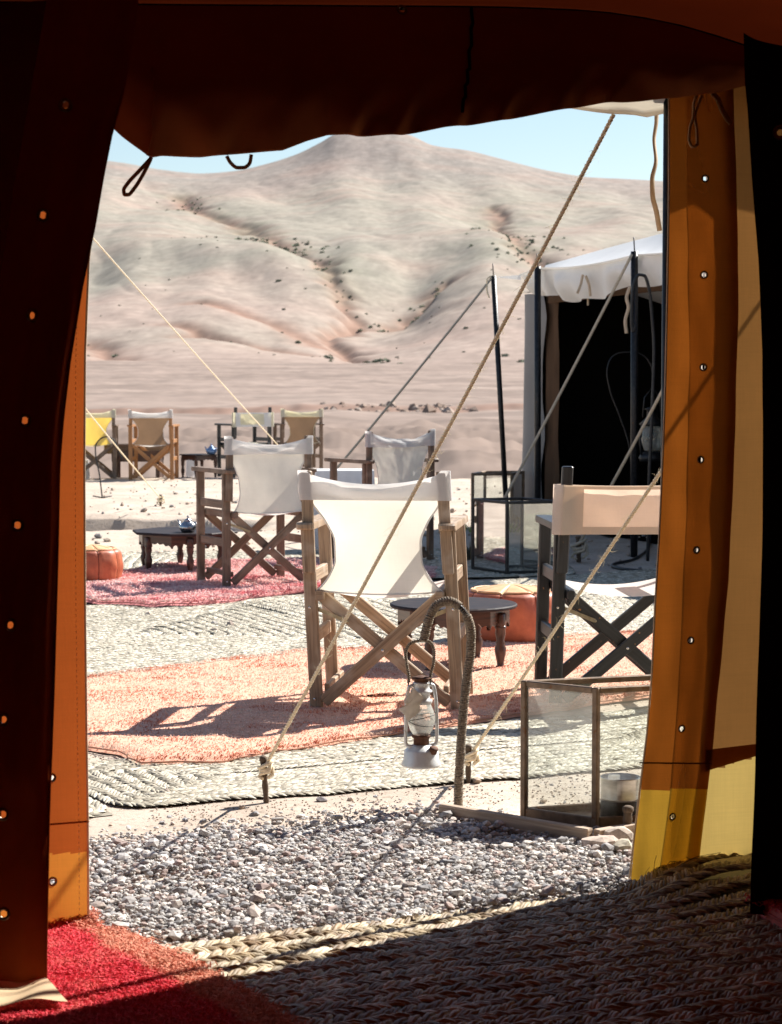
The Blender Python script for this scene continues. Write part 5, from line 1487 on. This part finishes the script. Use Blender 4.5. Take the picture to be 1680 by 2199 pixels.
m = MB(); m.lathe([(RR(9), 0), (RR(9), .010), (RR(10), .011), (RR(10), .016), (RR(3), .018)], (RR(24), -RR(22), H(1613)), 16, (.25, -.3, 1)); m.build('filler_cap', M['rust'], lan)
# bail, wound with cord
bp_ = [(-RR(29), 0, H(1478)), (-RR(27), 0, H(1455)), (-RR(31), 0, H(1430)), (-RR(34), 0, H(1405)), (-RR(28), 0, H(1386)), (-RR(12), 0, H(1377)), (RR(6), 0, H(1375)), (RR(20), 0, H(1380)), (RR(28), 0, H(1400)), (RR(26), 0, H(1425)), (RR(20), 0, H(1450)), (RR(20), 0, H(1470))]
P = np.array(bp_); s = np.linspace(0, len(P) - 1, 80); Q = np.stack([herm(range(len(P)), P[:, c], s) for c in range(3)], -1)
m = MB(); m.tube(Q, .0022, 8); bail = m.build('bail', M['metal_dark'], lan)
m = MB(); twisted(m, Q[4:-3], .0052, .006, 1, 5, 9); m.build('winding', M['cord'], bail)
G = []
for i, t in enumerate(np.linspace(0, 1, 18)):
    row = []
    for j, q in enumerate(np.linspace(0, 1, 10)):
        wv = RR(10 + 18 * math.sin(t * 2.6) + 6 * math.sin(t * 9)); cxx = -RR(24) + RR(14) * math.sin(t * 3.0) * (1 - t) - RR(2) * t
        row.append((cxx + (q - .5) * wv * 1.5 + RR(3) * math.sin(t * 14 + q * 5), -RR(24) - .006 - .006 * math.sin(q * 8 + t * 11) - .005 * math.sin(q * 3.1), H(1476 + 60 * t + 7 * math.sin(q * 6 + t * 5))))
    G.append(row)
m = MB(); m.grid(np.array(G)); m.build('torn_bag', M['plastic'], lan)

# ------------------------------------------------------------------ square glass candle lanterns
def glass_lantern(label, corners, h, mat, bar_=.016, group='glass candle lanterns on the ground', zb=0.0, candle=True, can=None, rim=True):
    c = [np.array((q[0], q[1])) for q in corners]; o = sum(c) / 4; c = [q - o for q in c]
    t = thing('glass_lantern', label, 'lantern', (o[0], o[1], zb), 0, group)
    for q in c: 
        m = MB(); m.bar((q[0], q[1], 0), (q[0], q[1], h), bar_, bar_, tuple((c[1] - c[0]) / np.linalg.norm(c[1] - c[0])) + (0,)); m.build('corner_post', mat, t, False)
    m = MB(); z0 = .0
    m.prism([tuple(q * .985) for q in c], .002, .012); m.build('base_plate', mat, t, False)
    for k in range(4):
        a, b = c[k], c[(k + 1) % 4]; d = (b - a) / np.linalg.norm(b - a)
        n = np.array((d[1], -d[0]))
        for (zz, nm, hh) in ((h - bar_ * .45, 'top_rail', bar_ * .9), (.016, 'bottom_rail', .03)):
            m = MB(); m.bar((*(a + d * bar_ * .45), zz), (*(b - d * bar_ * .45), zz), bar_ * .8, hh, (0, 0, 1)); m.build(nm, mat, t, False)
        m = MB(); a2, b2 = a + d * bar_ * .5, b - d * bar_ * .5
        m.bar((*a2, h * .5 + .006), (*b2, h * .5 + .006), .003, h - bar_ * 1.6 - .012, (0, 0, 1), bev=.02); m.build('pane', M['glass'], t, False)
    if can:
        r, hc, off = can
        m = MB(); m.lathe([(r, 0), (r, hc * .02), (r * .985, hc * .48), (r * 1.02, hc * .5), (r, hc * .52), (r, hc * .97), (r * 1.02, hc), (r * .93, hc), (r * .93, hc * .55), (.002, hc * .54)], (off[0], off[1], .013), 32)
        cn = m.build('candle_tin', M['tin'], t)
        m = MB(); m.lathe([(r * .985 + .001, .0), (r * .99 + .001, hc * .45), (r * .98, hc * .46)], (off[0], off[1], .0135), 32); m.build('sooty_band', M['soot'], cn)
        m = MB(); m.lathe([(r * .3, hc * .5), (r * .3, hc * 1.03), (.002, hc * 1.05)], (off[0] - r * .3, off[1], .013), 14); m.build('candle', M['wax'], cn)
    elif candle:
        m = MB(); m.lathe([(.05, 0), (.05, .16), (.047, .165), (.01, .16)], (.04, .02, .013), 20); m.build('candle', M['wax'], t)
    return t
M['tin'] = pbr('scratched bright tin', (.50, .48, .45), (.74, .72, .68), 18, .35, .75, .12, stretch=(1, 1, 3), spots=((.25, .22, .19), 26, .66))
M['soot'] = pbr('sooty tin', (.03, .03, .03), (.10, .095, .09), 24, .5, .4, .15)
A, B = ground(1126, 1757), ground(1279, 1779)
A, B = A[:2], B[:2]
ab = B - A; AD = np.array((ground(1384, 1732)[:2] - A)); AD = np.array((.40, .13))
glass_lantern('large brown framed glass lantern behind the grey board, a tin candle holder inside', [A, B, B + AD, A + AD], .392, M['metal_rust'], .019, zb=.0, can=(.055, .118, (-.03, -.06)))
l2 = [ground(1014, 1228)[:2], ground(1088, 1236)[:2], ground(1196, 1228)[:2], ground(1123, 1220)[:2]]
L2A, L2B = ground(1016, 1226)[:2], ground(1089, 1237)[:2]; dv = np.array((.60, .22)); 
glass_lantern('dark framed rectangular glass lantern on the shaded sand before the white tent', [L2A, L2B, L2B + np.array((.327, .115)), L2A + np.array((.327, .115))], .475, M['metal_dark'], .021, candle=False)
L3 = ground(1015, 1136)[:2]
glass_lantern('paler framed glass lantern standing furthest back beside the tent pole', [L3 + np.array((0, .0)), L3 + np.array((.33, .04)), L3 + np.array((.45, .45)), L3 + np.array((.12, .42))], .47, M['metal_rust'], .026, candle=True)

# ------------------------------------------------------------------ plank edging and its peg
ed = thing('board_edging', 'two grey boards on edge meeting in a corner behind the gravel', 'edging', (0, 0, 0))
def plank_on_edge(p, q, h, w, up=0.0):
    p, q = np.array(p), np.array(q); m = MB(); m.bar((p[0], p[1], h / 2), (q[0], q[1], h / 2 + up), w, h, (0, 0, 1), bev=.08); return m.build('board', M['board'], ed, False)
e1, e2, e3 = ground(948, 1762), ground(1272, 1818), ground(1440, 1790)
plank_on_edge(e1 + np.array((0, .012, 0)), e2 + np.array((-.004, .012, 0)), .046, .024)
plank_on_edge(e2 + np.array((.012, .012, 0)), e3 + np.array((0, .012, 0)), .043, .024)
pg = ground(1345, 1800); peg('short round wooden peg holding the grey board by the right flap', (pg[0], pg[1] - .012, 0), .075, .0125, M['bark'], (.003, 0))

# ------------------------------------------------------------------ the white tent across the camp
def tg(s, off, z=0.0):
    b = np.array((1.17, 18.45)); d = np.array((.33, -.944)); n = np.array((-.944, -.33))
    q = b + d * s + n * off
    return np.array((q[0], q[1], z))
M['tent_wall'] = cloth('shade greyed tent wall', (.36, .35, .35), (.26, .25, .235), .25, 2, .08)  # greyer than the roof: the wall's shade is put into its colour
M['tent_brown'] = cloth('brown tent lining', (.12, .075, .05), (.2, .1, .05), .2, 3, .15)
M['tent_dark'] = cloth('dark tent inside', (.010, .009, .008), (.002, .0015, .001), .01, 3, .15)  # near-black cloth: the shade inside the tent is put into the colour
M['tent_white'] = cloth('white tent roof', (.88, .88, .87), (.62, .60, .56), .14, 2, .03)
wt = thing('canvas_tent', 'white roofed tent with a black open doorway and scalloped valance on the right', 'tent')
PT = [ground(1091, 1137), ground(1155, 1156), ground(1362, 1192)]
TOPS = [at_y(1060, 592, PT[0][1]), at_y(1155, 572, PT[1][1]), at_y(1363, 540, PT[2][1])]
p4t = tg(5.0, .56, 2.15)
for k in range(3):
    m = MB(); m.tube([PT[k] - np.array((0, 0, .05)), TOPS[k]], .026 if k else .022, 12); po = m.build('pole', M['metal_dark'], wt)
    m = MB(); m.tube([TOPS[k], TOPS[k] + np.array((-.006, 0, .10))], .005, 6); m.build('spike', M['metal_dark'], po)
# roof: from the pole line back over the tent
fr = [np.array((TOPS[0][0] + .02, TOPS[0][1], TOPS[0][2] - .0)), np.array((TOPS[1][0], TOPS[1][1], TOPS[1][2] - .005)), np.array((TOPS[2][0], TOPS[2][1], TOPS[2][2] - .02)), np.array((2.35, 12.4, 2.13))]
fr = np.array(fr); ts = np.linspace(0, 3, 60)
FE = np.stack([herm([0, 1, 2, 3], fr[:, c], ts) for c in range(3)], -1)
FE[:, 2] -= .03 * np.abs(np.sin(ts * math.pi)) 
back = np.array([at_y(1140, 578, 18.4), at_y(1200, 562, 18.0), at_y(1370, 515, 17.2), at_y(1640, 440, 15.0)])
BE = np.stack([herm([0, 1, 2, 3], back[:, c], ts) for c in range(3)], -1)
G = np.array([FE * (1 - q) + BE * q + np.array((0, 0, -.10 * math.sin(q * math.pi))) for q in np.linspace(0, 1, 14)])
m = MB(); m.grid(G[:, 12:]); m.build('roof', M['tent_white'], wt)
far_ = BE + np.array((3.0, 1.2, -.9)); G2 = np.array([BE * (1 - q) + far_ * q for q in np.linspace(0, 1, 6)])
m = MB(); m.grid(G2[:, 12:]); m.build('roof', M['tent_white'], wt)
# scalloped valance between the poles
VG2 = []
sv = np.linspace(.62, 3, 140)
for t in sv:
    e = np.array([herm([0, 1, 2, 3], fr[:, c], np.array([t]))[0] for c in range(3)])
    f = t - 1 if t >= 1 else t
    drop = .225 + .032 * math.sin((t - 1) * math.pi * 2.0 - .5) + .016 * math.sin(t * 17)
    if t < 1: drop = .22 - .05 * (1 - t) / .38
    row = []
    inw = np.array((.944, .33, 0))
    for q in np.linspace(0, 1, 12):
        z = e[2] - .03 * abs(math.sin(t * math.pi)) - drop * q
        b = .05 * math.sin(q * 3.1) * (1 + .7 * math.sin(t * 11)) + .03 * math.sin(t * 26 + q * 3) * q
        p = np.array((e[0], e[1], z)) + inw * (.06 + .10 * q) - inw * b
        row.append(p)
    VG2.append(row)
m = MB(); m.grid(np.array(VG2)); m.build('valance', M['tent_white'], wt)
# roof corner flap reaching the leaning pole
m = MB(); m.grid(np.array([[TOPS[0] * (1 - q) + (FE[13] + np.array((0, 0, .0))) * q + np.array((0, 0, -.012 - .04 * q * k)) for q in np.linspace(0, 1, 10)] for k in (0, .5, 1)])); m.build('corner_flap', M['tent_white'], wt)
# walls
def wall(name, s0, s1, off0, off1, mat, z1=1.98, fold=.05, n=50, flare=0.0, rag=0.0):
    G = []
    for i, t in enumerate(np.linspace(0, 1, n)):
        row = []
        for q in np.linspace(0, 1, 20):
            o = off0 + (off1 - off0) * t + fold * math.sin(t * 9.5) * (.3 + .7 * q) + flare * q ** 3 * (1 - t)
            s = s0 + (s1 - s0) * t + rag * t * float(pnoise(np.array(q * 5.0), np.array(3.3), 140))
            row.append(tg(s, o, z1 * (1 - q) + .01 * q))
        G.append(row)
    m = MB(); m.grid(np.array(G)); return m.build(name, mat, wt)
wall('front_wall', .0, .36, .02, .0, M['tent_wall'], fold=.045, flare=.02, rag=.14)
wall('door_lining', .30, .62, -.05, -.03, M['tent_brown'], fold=.025, rag=-.05)
iv = np.array((.944, .33, 0))
def box_wall(name, a, b, z0, z1, mat):
    m = MB(); m.grid(np.array([[a * (1 - t) + b * t + np.array((0, 0, z)) for z in np.linspace(z0, z1, 4)] for t in np.linspace(0, 1, 6)])); return m.build(name, mat, wt)
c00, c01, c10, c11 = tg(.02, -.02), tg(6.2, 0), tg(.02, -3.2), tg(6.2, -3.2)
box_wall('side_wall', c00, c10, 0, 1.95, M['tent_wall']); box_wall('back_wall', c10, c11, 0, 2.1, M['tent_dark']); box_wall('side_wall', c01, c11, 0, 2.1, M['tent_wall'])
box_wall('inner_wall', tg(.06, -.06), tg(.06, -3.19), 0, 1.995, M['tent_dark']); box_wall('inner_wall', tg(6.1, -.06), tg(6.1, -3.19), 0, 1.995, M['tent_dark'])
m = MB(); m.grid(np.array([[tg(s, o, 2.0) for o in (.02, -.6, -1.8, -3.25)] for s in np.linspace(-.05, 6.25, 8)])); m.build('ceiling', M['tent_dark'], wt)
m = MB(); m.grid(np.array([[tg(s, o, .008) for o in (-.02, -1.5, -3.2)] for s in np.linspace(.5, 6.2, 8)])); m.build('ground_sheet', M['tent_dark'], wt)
m = MB(); m.bar(tg(.55, .03, 1.93), tg(4.5, .03, 1.97), .02, .09, (0, 0, 1)); m.build('lintel', M['tent_brown'], wt)
def dangle(pts, y, r, mat, name='tie'):
    P = np.array([at_y(u, v, y) for u, v in pts]); s = np.linspace(0, len(P) - 1, 24); Q = np.stack([herm(range(len(P)), P[:, c], s) for c in range(3)], -1)
    m = MB(); m.tube(Q, r, 6); return m.build(name, mat, wt)
dangle([(1252, 590), (1247, 612), (1240, 630)], 16.0, .011, M['tape_pale']); dangle([(1258, 592), (1266, 615), (1268, 636)], 16.0, .011, M['tape_pale'])
dangle([(1353, 615), (1346, 640), (1350, 660), (1343, 690), (1346, 716)], 15.0, .013, M['tape_pale']); dangle([(1263, 630), (1263, 656)], 16.4, .008, M['tape_pale'])
dangle([(1055, 592), (1046, 602), (1046, 622), (1051, 640)], PT[0][1] - .03, .008, M['rope'])
# ropes of that tent
guy_rope('grey rope from the top of the leaning pole down to the left behind the chairs', TOPS[0], ground(600, 1152), .010, M['rope_far'], .02, 0, None, simple=True)
guy_rope('grey rope crossing the black doorway of the white tent', TOPS[2] + np.array((-.02, -.02, -.02)), ground(1021, 1186), .0105, M['rope_far'], .02, 0, None, simple=True)
p5 = ground(1243, 1206); peg('knotted peg in the shade between the dark lantern and black chair', p5, .16, .02, M['bark'])
guy_rope('grey rope running behind the black chair to the right tent flap', at_y(1545, 604, 13.0), p5 + np.array((0, 0, .12)), .0105, M['rope_far'], .02, 0, (.05, .08), simple=True)
# crooks: the tall black one by the pole, a thin one in the doorway, one by the yellow chair
kb = ground(1391, 1206); y = kb[1]
crook('tall black iron crook beside the pole of the white tent', kb, [at_y(u, v, y) for u, v in ((1391, 1210), (1394, 1050), (1401, 880), (1405, 760), (1401, 680), (1394, 620), (1384, 592), (1373, 590), (1363, 605), (1358, 640), (1357, 690), (1360, 712), (1364, 700))], .0115, M['metal_dark'])
kb = tg(2.25, -.25); y = kb[1]; ub = proj(kb)
crook('thin wire crook standing inside the dark doorway', kb, [kb] + [at_y(u, v, y) for u, v in ((1361, 1040), (1352, 960), (1330, 890), (1311, 840), (1304, 800), (1312, 770), (1335, 757), (1362, 756), (1388, 768), (1402, 800), (1402, 835))], .006, M['metal_dark'], n=120)
kb = ground(220, 1069); y = kb[1]
crook('thin iron crook in the sand before the far yellow chair', kb, [at_y(u, v, y) for u, v in ((220, 1070), (214, 1020), (206, 980), (205, 962), (213, 945), (228, 938), (242, 943), (252, 958), (262, 985))], .0075, M['metal_dark'], foot_=True)
def small_lantern(label, p, s):
    t = thing('storm_lantern', label, 'lantern', p, .4)
    m = MB(); m.lathe([(.07*s, 0), (.075*s, .02*s), (.06*s, .05*s), (.03*s, .055*s)], (0, 0, 0), 20); m.build('tank', M['metal_dark'], t)
    m = MB(); m.lathe([(.045*s, .06*s), (.062*s, .12*s), (.05*s, .19*s), (.04*s, .2*s)], (0, 0, 0), 20); m.build('globe', M['globe'], t)
    m = MB(); m.lathe([(.06*s, .2*s), (.075*s, .21*s), (.03*s, .25*s), (.03*s, .29*s), (.045*s, .295*s), (.01*s, .31*s)], (0, 0, 0), 20); m.build('cap', M['metal_dark'], t)
    for sx in (-1, 1):
        m = MB(); m.tube([(sx*.065*s, 0, .03*s), (sx*.078*s, 0, .12*s), (sx*.06*s, 0, .22*s)], .006*s, 6); m.build('side_tube', M['metal_dark'], t)
    m = MB(); m.tube([(-.06*s, 0, .25*s), (-.05*s, 0, .36*s), (0, 0, .42*s), (.05*s, 0, .36*s), (.06*s, 0, .25*s)], .004*s, 6); m.build('bail', M['metal_dark'], t)
    return t
p = at_y(1400, 990, tg(2.25, -.25)[1]); small_lantern('dark lantern hanging in the black doorway of the white tent', p, 1.35)
# cable, straw and small rubbish on the shaded sand
cb = [ground(u, v) + np.array((0, 0, .012)) for u, v in ((1500, 1240), (1405, 1232), (1340, 1226), (1316, 1220), (1322, 1214), (1352, 1208), (1385, 1190), (1396, 1166), (1398, 1150), (1405, 1140))]
P = np.array(cb); s = np.linspace(0, len(P) - 1, 70); m = MB(); m.tube(np.stack([herm(range(len(P)), P[:, c], s) for c in range(3)], -1), .011, 8); cbo = m.build('cable', M['cable'])
tag(cbo, 'black cable looped on the shaded sand before the white tent', 'cable')
M['straw'] = tinted('dry grass', .9, (.8, 1.2), 30, trans=.3, bmp=0)
def tuft(label, p, n, r, h, cols, seed, name='grass_tuft'):
    q = np.random.default_rng(seed); V, F, C = [], [], []
    for k in range(n):
        a = q.uniform(0, 6.28); b = np.array((math.cos(a), math.sin(a), 0)) * r * math.sqrt(q.random()); l = h * q.uniform(.5, 1.2)
        ln = np.array((math.cos(a + q.normal()), math.sin(a + q.normal()), 0)) * l * q.uniform(.2, .9); w = np.array((-math.sin(a), math.cos(a), 0)) * .005
        o = len(V); V += [b - w, b + w, b + ln * .5 + w + np.array((0, 0, l * .65)), b + ln * .5 - w + np.array((0, 0, l * .65)), b + ln + w * .2 + np.array((0, 0, l)), b + ln - w * .2 + np.array((0, 0, l))]
        F += [(o, o+1, o+2, o+3), (o+3, o+2, o+4, o+5)]; C += [np.array(cols[int(q.integers(len(cols)))]) * q.uniform(.8, 1.2)] * 6
    return tag(raw(name, V, F, M['straw'], col=np.array(C), loc=tuple(p)), label, 'grass')
tuft('dry straw tuft at the foot of the leaning tent pole', ground(1118, 1128), 170, .28, .15, [(.42, .33, .19), (.30, .22, .12), (.5, .4, .24)], 1)
tuft('sparse green grass patch behind the dark framed lantern', ground(1062, 1140), 150, .30, .06, [(.20, .26, .07), (.28, .32, .10)], 2)
tuft('small dark tuft growing against the dark framed lantern', ground(1012, 1205), 70, .09, .14, [(.10, .09, .06), (.18, .14, .09)], 3)
# low bush and a reddish stone on the lip of the dry stream bed
bo = raw('desert_shrub', *bushes[2][:2], M['shrub'], col=bushes[2][2] * .5, loc=tuple(at_y(880, 1024, 40.0) + np.array((0, 0, -.12)))); bo.scale = (.12, .12, .16)
tag(bo, 'dark little bush in the stream bed seen past the crumpled white chair', 'shrub')
